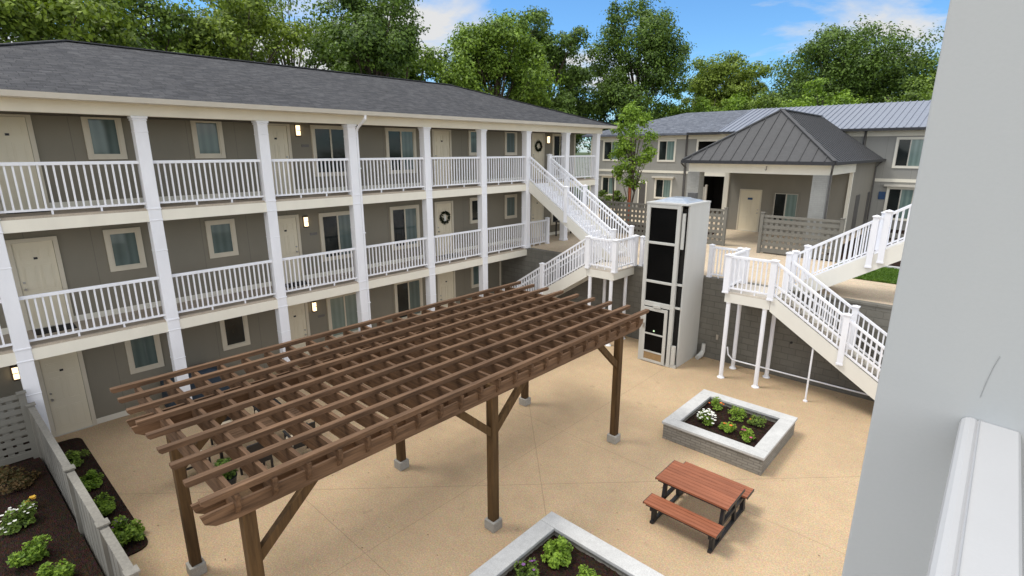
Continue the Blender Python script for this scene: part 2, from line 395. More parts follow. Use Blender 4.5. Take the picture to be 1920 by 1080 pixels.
# ------------------------------------------------------------------ mesh helpers
class MB:
    def __init__(s): s.v, s.f, s.mi, s.mats = [], [], [], []
    def _m(s, m):
        if m not in s.mats: s.mats.append(m)
        return s.mats.index(m)
    def add(s, vs, fs, m=None):
        o = len(s.v); s.v += [tuple(v) for v in vs]
        k = s._m(m) if m else 0
        for f in fs: s.f.append(tuple(i + o for i in f)); s.mi.append(k)
    def box(s, x0, x1, y0, y1, z0, z1, m=None):
        s.add([(x0, y0, z0), (x1, y0, z0), (x1, y1, z0), (x0, y1, z0), (x0, y0, z1), (x1, y0, z1), (x1, y1, z1), (x0, y1, z1)],
              [(3, 2, 1, 0), (4, 5, 6, 7), (0, 1, 5, 4), (1, 2, 6, 5), (2, 3, 7, 6), (3, 0, 4, 7)], m)
    def bar(s, a, b, w, h, m=None, up=(0, 0, 1)):
        """box between two points, w sideways, h along up"""
        a, b = Vector(a), Vector(b); d = (b - a).normalized(); up = Vector(up)
        side = d.cross(up)
        if side.length < 1e-4: side = d.cross(Vector((0, 1, 0)))
        side.normalize(); u = side.cross(d).normalized()
        vs = []
        for p in (a, b):
            for i, j in ((-1, -1), (1, -1), (1, 1), (-1, 1)): vs.append(p + side * (i * w / 2) + u * (j * h / 2))
        s.add(vs, [(0, 1, 2, 3), (7, 6, 5, 4), (0, 4, 5, 1), (1, 5, 6, 2), (2, 6, 7, 3), (3, 7, 4, 0)], m)
    def prism(s, poly, axis, a0, a1, m=None):
        """extrude a 2D polygon along axis (0 x: poly is (y,z); 1 y: poly is (x,z); 2 z: poly is (x,y))"""
        n = len(poly); vs = []
        for a in (a0, a1):
            for p, q in poly: vs.append((a, p, q) if axis == 0 else (p, a, q) if axis == 1 else (p, q, a))
        fs = [tuple(range(n - 1, -1, -1)), tuple(range(n, 2 * n))] + [(i, (i + 1) % n, n + (i + 1) % n, n + i) for i in range(n)]
        s.add(vs, fs, m)
    def tube(s, pts, rad, n=8, m=None):
        pts = [Vector(p) for p in pts]
        if not isinstance(rad, (list, tuple)): rad = [rad] * len(pts)
        vs, fs = [], []
        for i, p in enumerate(pts):
            d = (pts[min(i + 1, len(pts) - 1)] - pts[max(i - 1, 0)]).normalized()
            a = d.cross(Vector((0.31, 0.95, 0.02)));
            if a.length < 0.05: a = d.cross(Vector((1, 0, 0)))
            a.normalize(); b = d.cross(a)
            for k in range(n):
                t = 2 * math.pi * k / n
                vs.append(p + (a * math.cos(t) + b * math.sin(t)) * rad[i])
        for i in range(len(pts) - 1):
            for k in range(n): fs.append((i * n + k, i * n + (k + 1) % n, (i + 1) * n + (k + 1) % n, (i + 1) * n + k))
        fs.append(tuple(range(n - 1, -1, -1))); fs.append(tuple((len(pts) - 1) * n + k for k in range(n)))
        s.add(vs, fs, m)
    def lathe(s, prof, n=14, c=(0, 0), m=None):
        vs, fs = [], []
        for r, z in prof:
            for k in range(n): t = 2 * math.pi * k / n; vs.append((c[0] + r * math.cos(t), c[1] + r * math.sin(t), z))
        for i in range(len(prof) - 1):
            for k in range(n): fs.append((i * n + k, i * n + (k + 1) % n, (i + 1) * n + (k + 1) % n, (i + 1) * n + k))
        fs.append(tuple(range(n - 1, -1, -1))); fs.append(tuple((len(prof) - 1) * n + k for k in range(n)))
        s.add(vs, fs, m)
    def build(s, name, mat=None, parent=None, bevel=0, smooth=False, origin=None):
        off = Vector(origin) if origin is not None else (world_loc(parent) if parent else Vector((0, 0, 0)))
        me = bpy.data.meshes.new(name)
        me.from_pydata([tuple(Vector(v) - off) for v in s.v], [], s.f)
        if s.mats and None not in s.mats:
            for k in s.mats: me.materials.append(k)
            me.polygons.foreach_set('material_index', s.mi)
        else: me.materials.append(mat)
        if smooth: me.polygons.foreach_set('use_smooth', [True] * len(me.polygons))
        me.update()
        import bmesh
        bm = bmesh.new(); bm.from_mesh(me); bmesh.ops.recalc_face_normals(bm, faces=bm.faces); bm.to_mesh(me); bm.free()
        o = bpy.data.objects.new(name, me); COL.objects.link(o)
        if parent: o.parent = parent
        elif origin is not None: o.location = origin
        if bevel:
            b = o.modifiers.new('edge', 'BEVEL'); b.width = bevel; b.segments = 2; b.limit_method = 'ANGLE'; b.angle_limit = R(40)
        return o

def world_loc(o):
    v = Vector((0, 0, 0))
    while o: v += o.location; o = o.parent
    return v
def tag(o, label=None, cat=None, group=None, kind=None):
    if label: o['label'] = label
    if cat: o['category'] = cat
    if group: o['group'] = group
    if kind: o['kind'] = kind
    return o
def thing(name, loc, label, cat, group=None):
    o = bpy.data.objects.new(name, None); COL.objects.link(o); o.location = loc; o.empty_display_size = 0.2
    return tag(o, label, cat, group)
def clone(o, parent=None):
    c = o.copy(); COL.objects.link(c)
    if parent: c.parent = parent
    for ch in list(o.children): clone(ch, c)
    return c
def structure(mb, name, mat=None):
    o = mb.build(name, mat); o['kind'] = 'structure'; return o
def raw_mesh(name, verts, faces_n, mat, parent=None):
    """quads from an (n*4,3) array"""
    me = bpy.data.meshes.new(name)
    nv = len(verts); nf = nv // 4
    me.vertices.add(nv); me.vertices.foreach_set('co', verts.astype(np.float32).ravel())
    me.loops.add(nv); me.loops.foreach_set('vertex_index', np.arange(nv, dtype=np.int32))
    me.polygons.add(nf); me.polygons.foreach_set('loop_start', np.arange(0, nv, 4, dtype=np.int32))
    me.polygons.foreach_set('loop_total', np.full(nf, 4, dtype=np.int32))
    me.update(calc_edges=True); me.validate()
    me.materials.append(mat)
    o = bpy.data.objects.new(name, me); COL.objects.link(o)
    if parent: o.parent = parent
    return o
def leaf_quads(rng, pos, size, outward=None, up=0.5, aspect=0.6):
    n = len(pos)
    nrm = rng.normal(size=(n, 3)); nrm[:, 2] = np.abs(nrm[:, 2]) + up
    if outward is not None: nrm += outward * 1.2
    nrm /= np.linalg.norm(nrm, axis=1, keepdims=True) + 1e-9
    t = rng.normal(size=(n, 3)); a = np.cross(nrm, t); a /= np.linalg.norm(a, axis=1, keepdims=True) + 1e-9
    b = np.cross(nrm, a)
    L = size * rng.uniform(0.65, 1.35, size=(n, 1)); W = L * aspect
    c = np.stack([pos - a * L * 0.5, pos + b * W * 0.5, pos + a * L * 0.5 + nrm * L * 0.12, pos - b * W * 0.5], axis=1)
    return c.reshape(-1, 3)

H2, F3 = 2.78, 5.53
FL = [0.0, H2, F3]
GY = 16.95            # retaining wall face

# ------------------------------------------------------------------ ground, terrace
g = MB(); g.box(-12, 30, -14, GY + 0.05, -0.3, 0.0); structure(g, 'courtyard_ground', M['ground'])
g = MB(); g.box(-9.0, 30, GY + 0.20, 40, 2.3, H2); structure(g, 'terrace_ground', M['terrace'])
g = MB()
for a in ((-900, 900, 40, 900), (-900, -12, -14, 40), (30, 900, -14, 40), (-900, 900, -900, -14), (-12, -9.0, GY + 0.2, 40)):
    g.box(a[0], a[1], a[2], a[3], 2.2, 2.72)
structure(g, 'surrounding_ground', M['field'])
g = MB(); g.box(-9.0, 30, GY, GY + 0.20, -0.2, H2 - 0.06); g.box(-9.0, 30, GY - 0.03, GY + 0.2, H2 - 0.057, H2 + 0.004, M['terrace'])
g.mi = [0] * 6 + [0] * 6
g.mats = []
rw = g.build('retaining_wall', M['block'], origin=(6, GY, 0))
tag(rw, 'dark grey painted block retaining wall between courtyard and upper terrace', 'wall')
b = MB(); b.box(8.42, 8.50, GY - 0.03, GY - 0.002, 0.72, 0.90); b.build('outlet_box', M['steel'], rw)
b = MB(); b.tube([(10.7, GY - 0.03, 1.18), (10.7, GY, 1.18)], 0.035, 10); b.build('drain_hole', M['black'], rw)
g = MB(); g.box(-8.9, 4.3, 23.5, 26.6, H2, H2 + 0.05); structure(g, 'mulch_bed_behind_lattice', M['mulch'])
g = MB(); g.box(7.8, 10.4, 22.75, 23.7, H2, H2 + 0.05); structure(g, 'terrace_shade_strip', M['mulch'])  # dark strip standing in for shade on the terrace behind the lattice
# lawn patch on the terrace
g = MB(); g.box(10.6, 20, 20.0, 22.5, H2, H2 + 0.02); structure(g, 'lawn_soil', M['grass'])
rng = np.random.default_rng(3)
n = 14000
p = np.stack([rng.uniform(10.6, 14.5, n), rng.uniform(20.0, 22.5, n), np.full(n, H2 + 0.04)], 1)
q = leaf_quads(rng, p, 0.10, up=0.1, aspect=0.35)
tag(raw_mesh('lawn_grass', q, 4, M['blade']), 'short green grass on the strip of lawn beyond the right staircase', 'grass', kind='stuff')
g = MB(); g.box(10.6, 20, 22.51, 22.66, H2, H2 + 0.10); tag(g.build('stone_edging', M['cap'], origin=(12, 22.58, H2)), 'pale stone edging strip behind the strip of lawn', 'edging')
g = MB(); g.box(9.8, 20, 22.67, 33.9, H2, H2 + 0.05); structure(g, 'mulch_strip', M['mulch'])

# ------------------------------------------------------------------ shared builders
def window(parent, y0, y1, z0, z1, x, kind, split, proud=0.05, axis=1, cream='cream_trim', tw=0.10, sgn=1):
    """framed window on a wall. axis 1: wall plane x, spans y. axis 0: wall plane y, spans x (facing -y)"""
    def bx(mb, a0, a1, c0, c1, d0, d1):
        if axis == 1: mb.box(x + d0, x + d1, a0, a1, c0, c1)
        else: mb.box(a0, a1, x - d1, x - d0, c0, c1)
    f = MB()
    bx(f, y0, y1, z0, z0 + tw, 0.0, proud); bx(f, y0, y1, z1 - tw, z1, 0.0, proud)
    bx(f, y0, y0 + tw, z0 + tw, z1 - tw, 0.0, proud - 0.003); bx(f, y1 - tw, y1, z0 + tw, z1 - tw, 0.0, proud - 0.003)
    w = f.build('window', M[cream], parent)
    i0, i1, j0, j1 = y0 + tw, y1 - tw, z0 + tw, z1 - tw
    s = MB(); e = 0.028
    bx(s, i0, i1, j0, j0 + e, 0.008, 0.03); bx(s, i0, i1, j1 - e, j1, 0.008, 0.03)
    bx(s, i0, i0 + e, j0 + e, j1 - e, 0.008, 0.03); bx(s, i1 - e, i1, j0 + e, j1 - e, 0.008, 0.03)
    if split: m = (i0 + i1) / 2; bx(s, m - 0.025, m + 0.025, j0 + e, j1 - e, 0.008, 0.032)
    s.build('sash', M['cream_trim' if axis else 'gutter'], w)
    cur = 'curtain' if axis else 'curtain_x'
    if kind == 'pale': cur = 'curtain_light'
    pn = [(i0 + e, (i0 + i1) / 2 - 0.025), ((i0 + i1) / 2 + 0.025, i1 - e)] if split else [(i0 + e, i1 - e)]
    for k, (a, c) in enumerate(pn):
        if split: mt = M[cur] if (k == 1 and kind != 'dark') or kind == 'pale' else M['glass']
        else: mt = M['glass'] if kind == 'dark' else M[cur]
        b = MB(); bx(b, a, c, j0 + e, j1 - e, 0.004, 0.012)
        pane = b.build('pane', mt, w)
        if mt is M['glass'] and not split and kind == 'dark':
            pass
    if kind == 'half':   # blind drawn part way
        b = MB(); bx(b, i0 + e, i1 - e, j0 + e, j0 + (j1 - j0) * 0.38, 0.013, 0.018); b.build('blind', M[cur], w)
    return w

def door(parent, y0, y1, z0, z1, x, axis=1, handle_right=True, tw=0.09):
    def bx(mb, a0, a1, c0, c1, d0, d1):
        if axis == 1: mb.box(x + d0, x + d1, a0, a1, c0, c1)
        else: mb.box(a0, a1, x - d1, x - d0, c0, c1)
    f = MB(); i0, i1, j1 = y0 + tw, y1 - tw, z1 - tw
    bx(f, y0, i0, z0, z1, 0, 0.05); bx(f, i1, y1, z0, z1, 0, 0.05); bx(f, i0, i1, j1, z1, 0, 0.047)
    b = MB(); bx(b, i0 + 0.006, i1 - 0.006, z0 + 0.02, j1 - 0.006, 0.0, 0.022)
    w = i1 - i0; h = j1 - z0
    for cx in (0.29, 0.71):                     # six raised panels with a rim
        for (r0, r1) in ((0.09, 0.36), (0.44, 0.74), (0.80, 0.92)):
            a0, a1 = i0 + w * (cx - 0.155), i0 + w * (cx + 0.155); c0, c1 = z0 + h * r0, z0 + h * r1
            e = 0.018
            bx(b, a0, a1, c0, c0 + e, 0.022, 0.030); bx(b, a0, a1, c1 - e, c1, 0.022, 0.030)
            bx(b, a0, a0 + e, c0 + e, c1 - e, 0.022, 0.030); bx(b, a1 - e, a1, c0 + e, c1 - e, 0.022, 0.030)
            bx(b, a0 + 0.04, a1 - 0.04, c0 + 0.04, c1 - 0.04, 0.022, 0.028)
    d = b.build('door', M['door'], parent)
    f.build('door_frame', M['cream_trim'], d)
    hy = (i1 - 0.07) if handle_right else (i0 + 0.07)
    k = MB()
    if axis == 1:
        k.tube([(x + 0.02, hy, z0 + 0.96), (x + 0.08, hy, z0 + 0.96)], 0.028, 8); k2 = MB(); k2.tube([(x + 0.02, hy, z0 + 1.12), (x + 0.05, hy, z0 + 1.12)], 0.025, 8)
    else:
        k.tube([(hy, x - 0.02, z0 + 0.96), (hy, x - 0.08, z0 + 0.96)], 0.028, 8); k2 = MB(); k2.tube([(hy, x - 0.02, z0 + 1.12), (hy, x - 0.05, z0 + 1.12)], 0.025, 8)
    k.build('handle', M['steel'], d); k2.build('deadbolt', M['steel'], d)
    k = MB(); m = (i0 + i1) / 2; bx(k, m - 0.035, m + 0.035, z0 + 1.63, z0 + 1.68, 0.022, 0.032); k.build('number_plate', M['black'], d)
    k = MB(); bx(k, i0, i1, z0, z0 + 0.02, 0, 0.06); k.build('threshold', M['gutter'], d)
    return d

def newel(mb, x, y, z0, z1, w=0.14):
    h = w / 2
    mb.box(x - h, x + h, y - h, y + h, z0, z1)
    mb.box(x - h - 0.012, x + h + 0.012, y - h - 0.012, y + h + 0.012, z0, z0 + 0.05)
    mb.box(x - h - 0.022, x + h + 0.022, y - h - 0.022, y + h + 0.022, z1, z1 + 0.025)
    a, t = h + 0.01, z1 + 0.025
    mb.add([(x - a, y - a, t), (x + a, y - a, t), (x + a, y + a, t), (x - a, y + a, t), (x, y, t + 0.035)], [(0, 1, 4), (1, 2, 4), (2, 3, 4), (3, 0, 4), (3, 2, 1, 0)])

def rail_run(parent, a, b, base_h=0.11, top_h=1.05, spacing=0.13, mid=None, individual=False, name='railing', bal=0.034, feet=True, vertical_ends=True):
    """railing from a to b (points on the walking line); rails follow the slope, balusters stay vertical"""
    a, b = Vector(a), Vector(b); L = (Vector((b.x, b.y, 0)) - Vector((a.x, a.y, 0))).length
    up = Vector((0, 0, 1)); r = MB()
    r.bar(a + up * top_h, b + up * top_h, 0.075, 0.055); r.bar(a + up * (top_h + 0.034), b + up * (top_h + 0.034), 0.055, 0.014)
    o = r.build(name, M['white'], parent)
    r = MB(); r.bar(a + up * base_h, b + up * base_h, 0.05, 0.045)
    if feet:
        for t in (1 / 3, 2 / 3):
            p = a.lerp(b, t); r.box(p.x - 0.018, p.x + 0.018, p.y - 0.018, p.y + 0.018, p.z, p.z + base_h - 0.020)
    r.build('bottom_rail', M['white'], o)
    if mid: r = MB(); r.bar(a + up * mid, b + up * mid, 0.04, 0.05); r.build('middle_rail', M['white'], o)
    n = max(2, int(round(L / spacing)))
    def one(mb, p):
        mb.box(p.x - bal / 2, p.x + bal / 2, p.y - bal / 2, p.y + bal / 2, p.z + base_h + 0.02, p.z + top_h - 0.025)
    if individual:
        for k in range(1, n):
            m = MB(); one(m, a.lerp(b, k / n)); m.build('baluster', M['white'], o)
    else:
        m = MB()
        for k in range(1, n): one(m, a.lerp(b, k / n))
        tag(m.build('balusters', M['white'], o), kind='stuff')
    return o

# ------------------------------------------------------------------ left apartment building
WX = -1.5
YS, YN = -1.85, 22.2
apt = thing('apartment_building', (-4, 10, 0), 'three storey taupe apartment block with white columns, balcony walkways and charcoal shingle roof', 'building')
b = MB(); b.box(-9.0, WX, YS, YN, 0.0, 7.80); b.build('wall', M['siding'], apt)
b = MB()
for z in FL:
    b.box(WX, WX + 0.015, YS, YN, z + 0.004, z + 0.15)
b.build('baseboard', M['cream'], apt)
b = MB(); b.box(WX - 0.05, WX + 0.03, YN - 0.06, YN + 0.03, 2.8, 7.75); b.build('corner_trim', M['cream_trim'], apt)
for z, y1 in ((H2, GY + 0.0), (F3, YN)):
    b = MB(); b.box(WX + 0.001, -0.06, YS, y1, z - 0.30, z); b.build('walkway_slab', M['walkway'], apt)
    b = MB(); b.box(WX + 0.024, -0.061, YS, y1 - 0.01, z - 0.312, z - 0.3005); b.build('walkway_shade_soffit', M['soffit'], apt)  # underside sheet added to deepen the wall shade below the slab
    b = MB(); b.box(-0.06, -0.022, YS, y1 - 0.002, z - 0.31, z - 0.055); b.build('fascia_board', M['cream'], apt)
# gutter, eave beam, soffit, roof
b = MB(); b.box(-0.235, -0.03, YS, YN + 0.2, 7.61, 7.86); b.build('eave_beam', M['cream'], apt)
b = MB(); b.box(-9.45, 0.45, YS - 0.35, YN + 0.45, 7.862, 7.90); b.build('soffit', M['cream'], apt)
b = MB(); b.box(WX - 0.3, -0.24, YS, YN, 7.615, 7.64); b.build('porch_ceiling', M['soffit'], apt)
b = MB(); b.prism([(0.452, 7.845), (0.53, 7.855), (0.565, 7.965), (0.452, 7.965)], 1, YS - 0.5, YN + 0.58)
b.build('gutter', M['gutter'], apt)
ex0, ex1, ey0, ey1, ez = -10.6, 0.53, YS - 0.5, YN + 0.58, 7.972
run = (ex1 - ex0) / 2; rx = (ex0 + ex1) / 2; rz = 9.77
ry0, ry1 = ey0 + run, ey1 - run
b = MB()
A = [(ex1, ey0, ez), (ex1, ey1, ez), (ex0, ey1, ez), (ex0, ey0, ez), (rx, ry0, rz), (rx, ry1, rz)]
b.add(A, [(0, 1, 5, 4), (2, 3, 4, 5)], M['shingle_y']); b.add(A, [(1, 2, 5), (3, 0, 4)], M['shingle_x'])
Bv = [(x, y, z - 0.02) for x, y, z in A[:4]]
b.add(A[:4] + Bv, [(0, 4, 5, 1), (1, 5, 6, 2), (2, 6, 7, 3), (3, 7, 4, 0), (7, 6, 5, 4)], M['drip'])
roof = b.build('roof', None, apt)
b = MB()
for pa, pb in ((A[4], A[5]), (A[4], A[0]), (A[5], A[1])):
    b.bar(Vector(pa) + Vector((0, 0, 0.01)), Vector(pb) + Vector((0, 0, 0.01)), 0.26, 0.03)
b.build('ridge_cap', M['shingle_x'], roof)
b = MB(); b.tube([(-5.0, 20.6, 8.4), (-5.0, 20.6, 8.98), (-4.98, 20.52, 9.05), (-5.0, 18.7, 9.11)], 0.035, 8)
b.tube([(-5.0, 18.9, 8.9), (-5.0, 18.9, 9.10)], 0.02, 6)
b.build('vent_pipe', M['steel'], roof)
# columns
COLY = [-1.85, 0.56, 3.375, 6.13, 8.765, 11.61, 14.29, 16.86, 19.52, 21.93]
CW = 0.265
for i, y in enumerate(COLY):
    b = MB(); z0 = 0.0 if y < GY - 0.3 else H2
    y1 = y + CW
    b.box(-CW, 0.0, y, y1, z0, 7.61)
    def ring(z, h, e): b.box(-CW - e, e, y - e, y1 + e, z, z + h)
    ring(7.51, 0.03, 0.016); ring(7.555, 0.052, 0.03)
    for z in (F3, H2):
        if z < z0 + 0.1 and z0 > 0: ring(z, 0.10, 0.02); continue
        ring(z - 0.035, 0.04, 0.012); ring(z - 0.30, 0.03, 0.010)
    for z in FL:
        if z >= z0: ring(z + 1.72, 0.022, 0.008)
    if z0 == 0: ring(0.0, 0.12, 0.02)
    b.build('column', M['white'], apt, bevel=0.008)
# downspout at the fifth column
b = MB(); yd = 9.082
b.tube([(0.49, yd, 7.86), (0.48, yd, 7.76), (0.02, yd, 7.50), (-0.04, yd, 7.40), (-0.04, yd, 0.12), (0.08, yd, 0.06)], 0.042, 8)
for z in (6.3, 4.3, 2.0): b.box(-0.09, 0.012, yd - 0.05, yd + 0.048, z, z + 0.035)
b.build('downspout', M['white'], apt)
# railings
indiv = {(2, 1), (2, 2), (2, 3), (1, 1), (1, 2)}
for lv in (2, 1):
    for i in range(len(COLY) - 1):
        ya, yb = COLY[i] + CW, COLY[i + 1]
        if lv == 1 and i >= 7: break
        if lv == 2 and i == 7: continue        # the stair opens here
        if lv == 1 and i == 6: pass
        rail_run(apt, (-0.13, ya - 0.005, FL[lv]), (-0.13, yb + 0.005, FL[lv]), spacing=0.128, individual=(lv, i) in indiv)
# short rail with end post past the seventh column
rail_run(apt, (-0.13, 17.12, H2), (-0.13, 18.35, H2), spacing=0.128)
b = MB(); newel(b, -0.13, 18.45, H2, 3.92); b.build('end_post', M['white'], apt)
rail_run(apt, (-0.13, 18.45, F3), (-0.13, 19.52, F3), spacing=0.128)
# doors and windows, storey by storey
WT = [(2.69, 3.47), (5.00, 5.77), (15.00, 15.78), (17.11, 17.88)]
kinds = {(0, 0): 'curt', (0, 1): 'dark', (0, 2): 'curt', (0, 3): 'curt', (1, 0): 'curt', (1, 1): 'half', (1, 2): 'dark', (1, 3): 'curt', (2, 0): 'curt', (2, 1): 'curt', (2, 2): 'curt', (2, 3): 'half'}
for lv, z in enumerate(FL):
    for k, (ya, yb) in enumerate(WT):
        if lv == 0 and k == 3: continue
        window(apt, ya, yb, z + 1.11, z + 2.17, WX, kinds[(lv, k)], False)
    sl = [(8.36, 9.66), (11.08, 12.38)] + ([(20.4, 21.55)] if lv else [])
    for k, (ya, yb) in enumerate(sl):
        window(apt, ya, yb, z + 0.51, z + 2.10, WX, 'pale' if (lv, k) == (0, 0) else ('dark' if (lv, k) in ((2, 0), (2, 2)) else 'curt'), True)
    ds = [(0.90, 1.80), (6.78, 7.68), (13.14, 14.08)] + ([(18.86, 19.78)] if lv else [])
    for k, (ya, yb) in enumerate(ds):
        door(apt, ya, yb, z + 0.005, z + 2.13, WX, handle_right=(k == 1))
    b = MB(); b.box(WX, WX + 0.012, 8.02, 8.26, z + 1.42, z + 1.50)
    b.build('number_sign', M['greysign'], apt)
b = MB(); b.box(WX, WX + 0.03, 16.76, 16.84, 0, 2.45); b.build('corner_trim', M['cream_trim'], apt)
b = MB(); b.box(WX, -0.01, GY - 0.0, GY + 0.1, 0, 2.44)
# wall lamps
def wall_lamp(y, z, label):
    t = thing('wall_lamp', (WX, y, z), label, 'lamp', 'lit wall lamps beside the apartment doors')
    b = MB(); b.box(WX + 0.001, WX + 0.025, y - 0.075, y + 0.075, z, z + 0.36); b.build('back_plate', M['bronze'], t)
    b = MB(); b.box(WX + 0.025, WX + 0.10, y - 0.05, y + 0.05, z + 0.035, z + 0.325); b.build('lamp_shade', M['lampglow'], t)
    b = MB(); b.box(WX + 0.024, WX + 0.112, y - 0.06, y + 0.06, z + 0.326, z + 0.36); b.box(WX + 0.024, WX + 0.112, y - 0.06, y + 0.06, z, z + 0.034)
    b.box(WX + 0.101, WX + 0.108, y - 0.06, y + 0.06, z + 0.17, z + 0.185); b.build('cage', M['bronze'], t)
wall_lamp(0.55, 1.67, 'lit wall lamp at ground floor beside the door behind the grey lattice panel')
wall_lamp(7.90, 1.67, 'lit wall lamp at ground floor just above the pergola, beside pale curtained slider')
wall_lamp(7.90, H2 + 1.70, 'lit wall lamp on the middle balcony beside the second cream door')
wall_lamp(7.93, F3 + 1.73, 'lit wall lamp on the top balcony beside a dark sliding window')
wall_lamp(20.05, F3 + 1.62, 'lit wall lamp on the top balcony at the head of the stairs')
# door mats
def doormat(y0, y1, z, m, label):
    b = MB(); b.box(WX + 0.12, WX + 0.62, y0, y1, z + 0.002, z + 0.022)
    b.build('mat_pile', m, None)
    o = COL.objects[-1]; o.name = 'doormat'
    tag(o, label, 'doormat', 'doormats in front of the apartment doors')
doormat(1.0, 1.75, H2, M['mat'], 'black doormat on the middle balcony before the first door')
doormat(6.85, 7.6, H2, M['mat'], 'black doormat on the middle balcony beside the lit lamp')
doormat(13.2, 14.0, H2, M['matgrey'], 'grey doormat on the middle balcony under the wreath door')
doormat(1.0, 1.75, F3, M['mat'], 'black doormat on the top balcony before the nearest door')
doormat(6.85, 7.6, F3, M['mat'], 'black doormat on the top balcony beside the lit lamp')
doormat(5.55, 6.0, F3, M['mat'], 'small black mat against the wall of the top balcony beneath a small window')
# wreaths
def wreath(y, z, rad, label, centre):
    t = thing('door_wreath', (WX + 0.05, y, z), label, 'wreath', 'wreaths hung on the doors')
    rg = np.random.default_rng(int(y * 10)); n = 420
    a = rg.uniform(0, 2 * math.pi, n); rr = rad + rg.normal(0, rad * 0.16, n)
    p = np.stack([rg.uniform(0.0, 0.05, n), np.cos(a) * rr, np.sin(a) * rr], 1)
    o = raw_mesh('leaf_ring', leaf_quads(rg, p, 0.07), 4, M['wreath'], t)
    if centre:
        b = MB(); b.box(WX + 0.04, WX + 0.07, y - 0.045, y + 0.045, z - 0.15, z + 0.09); b.build('ornament', M['flower_white'], t)
wreath(13.62, H2 + 1.50, 0.21, 'dark leafy wreath with white ornament on the middle balcony door', True)
wreath(19.32, F3 + 1.50, 0.19, 'dark wreath on the top balcony door by the stairs', False)

# ------------------------------------------------------------------ staircases
def flight(root, xt, zt, xb, zb, y0, y1, mid=None, newels=(), rails=(True, True), risers=True, indiv=True):
    s = 1 if xb > xt else -1; slope = (zt - zb) / abs(xb - xt)
    for y, w in ((y0, 0.05), (y1 - 0.05, 0.05)):
        b = MB()
        d = 0.37
        b.prism([(xt, zt + 0.10), (xb, zb + 0.10), (xb, max(zb - d, 0.0) if zb < 0.5 else zb - d), (xt, zt - d)] if zb > 0.5 else
                [(xt, zt + 0.10), (xb, zb + 0.10), (xb - s * 0.0, zb), (xb - s * (d / slope), zb), (xt, zt - d)], 1, y, y + w)
        b.build('stringer', M['whitewarm'], root)
    n = int(round((zt - zb) / 0.183)); rise = (zt - zb) / n; go = abs(xb - xt) / n
    for k in range(1, n):
        b = MB(); xa = xt + s * go * (k - 0.0); z = zt - rise * k
        x0, x1 = sorted((xt + s * (go * (k - 1) - 0.0), xt + s * (go * k + 0.025)))
        b.box(x0, x1, y0 + 0.052, y1 - 0.052, z - 0.04, z)
        xr = xt + s * go * (k - 1)
        if risers: b.box(min(xr, xr + s * 0.02), max(xr, xr + s * 0.02), y0 + 0.052, y1 - 0.052, z + 0.001, z + rise - 0.041)
        b.build('step', M['white'] if risers else M['tread'], root)
    for y, on in ((y0 + 0.025, rails[0]), (y1 - 0.025, rails[1])):
        if on: rail_run(root, (xt, y, zt), (xb, y, zb), base_h=0.17, top_h=1.06, spacing=0.125, mid=mid, individual=indiv and y < y0 + 0.5, feet=False)
    for (xn, both) in newels:
        z = zt - slope * abs(xn - xt)
        for y, on in ((y0 + 0.02, both[0]), (y1 - 0.02, both[1])):
            if on:
                b = MB(); newel(b, xn, y, z - 0.22, z + 1.16); b.build('newel_post', M['white'], root)

def landing(root, x0, x1, y0, y1, open_side):
    b = MB(); b.box(x0, x1, y0, y1, H2 - 0.06, H2); b.build('landing_deck', M['deck'], root)
    b = MB(); b.box(x0 + 0.01, x1 - 0.01, y0, y0 + 0.05, H2 - 0.33, H2 - 0.062)
    b.box(x0 + 0.01, x0 + 0.06, y0 + 0.052, y1, H2 - 0.33, H2 - 0.062); b.box(x1 - 0.06, x1 - 0.01, y0 + 0.052, y1, H2 - 0.33, H2 - 0.062)
    b.build('landing_beam', M['whitewarm'], root)
    for x in (x0 + 0.12, x1 - 0.14):
        for y in (y0 + 0.06, y1 - 0.33):
            b = MB(); b.lathe([(0.11, 0.0), (0.11, 0.02), (0.075, 0.05), (0.062, 0.09), (0.062, H2 - 0.37), (0.08, H2 - 0.335)], 14, (x, y))
            b.build('support_post', M['white'], root)
    for x, y in ((x0 + 0.02, y0 + 0.03), (x1 - 0.02, y0 + 0.03)):
        b = MB(); newel(b, x, y, H2 - 0.05, 3.86, 0.16); b.build('newel_post', M['white'], root)
    rail_run(root, (x0 + 0.09, y0 + 0.03, H2), (x1 - 0.09, y0 + 0.03, H2), spacing=0.12, individual=True)
    xc = x1 - 0.02 if open_side < 0 else x0 + 0.02
    rail_run(root, (xc, y0 + 0.1, H2), (xc, y1 - 0.05, H2), spacing=0.12, individual=True)
    b = MB(); newel(b, xc, y1 - 0.02, H2 - 0.0, 3.86, 0.17); b.build('newel_post', M['white'], root)

SL = 0.645
ls = thing('staircase', (4.5, 16, 0), 'white staircase from the top balcony down past the pergola, left of the lift', 'staircase')
flight(ls, 0.02, F3, 4.25, H2, 17.02, 18.32, mid=0.86, newels=((1.95, (True, True)), (4.2, (True, True))))
b = MB(); newel(b, 0.05, 18.30, F3, F3 + 1.12); b.build('newel_post', M['white'], ls)
landing(ls, 4.05, 5.2, 15.58, GY, -1)
flight(ls, 4.05, H2, -0.25, 0.0, 15.58, 16.62, mid=0.82, risers=False, newels=((1.95, (True, True)), (-0.1, (True, True))))
rs = thing('staircase', (10, 16, 0), 'white staircase with grey shadowed wall behind its legs, right of the lift', 'staircase')
landing(rs, 9.05, 10.35, 15.58, GY, 1)
flight(rs, 10.35, H2, 14.62, 0.0, 15.58, 16.62, mid=0.46, risers=False, newels=((12.25, (True, True)), (14.4, (True, True))))
flight(rs, 14.75, F3, 10.45, H2, 17.05, 18.35, newels=((10.45, (True, True)), (12.3, (True, True)), (12.55, (True, False))))
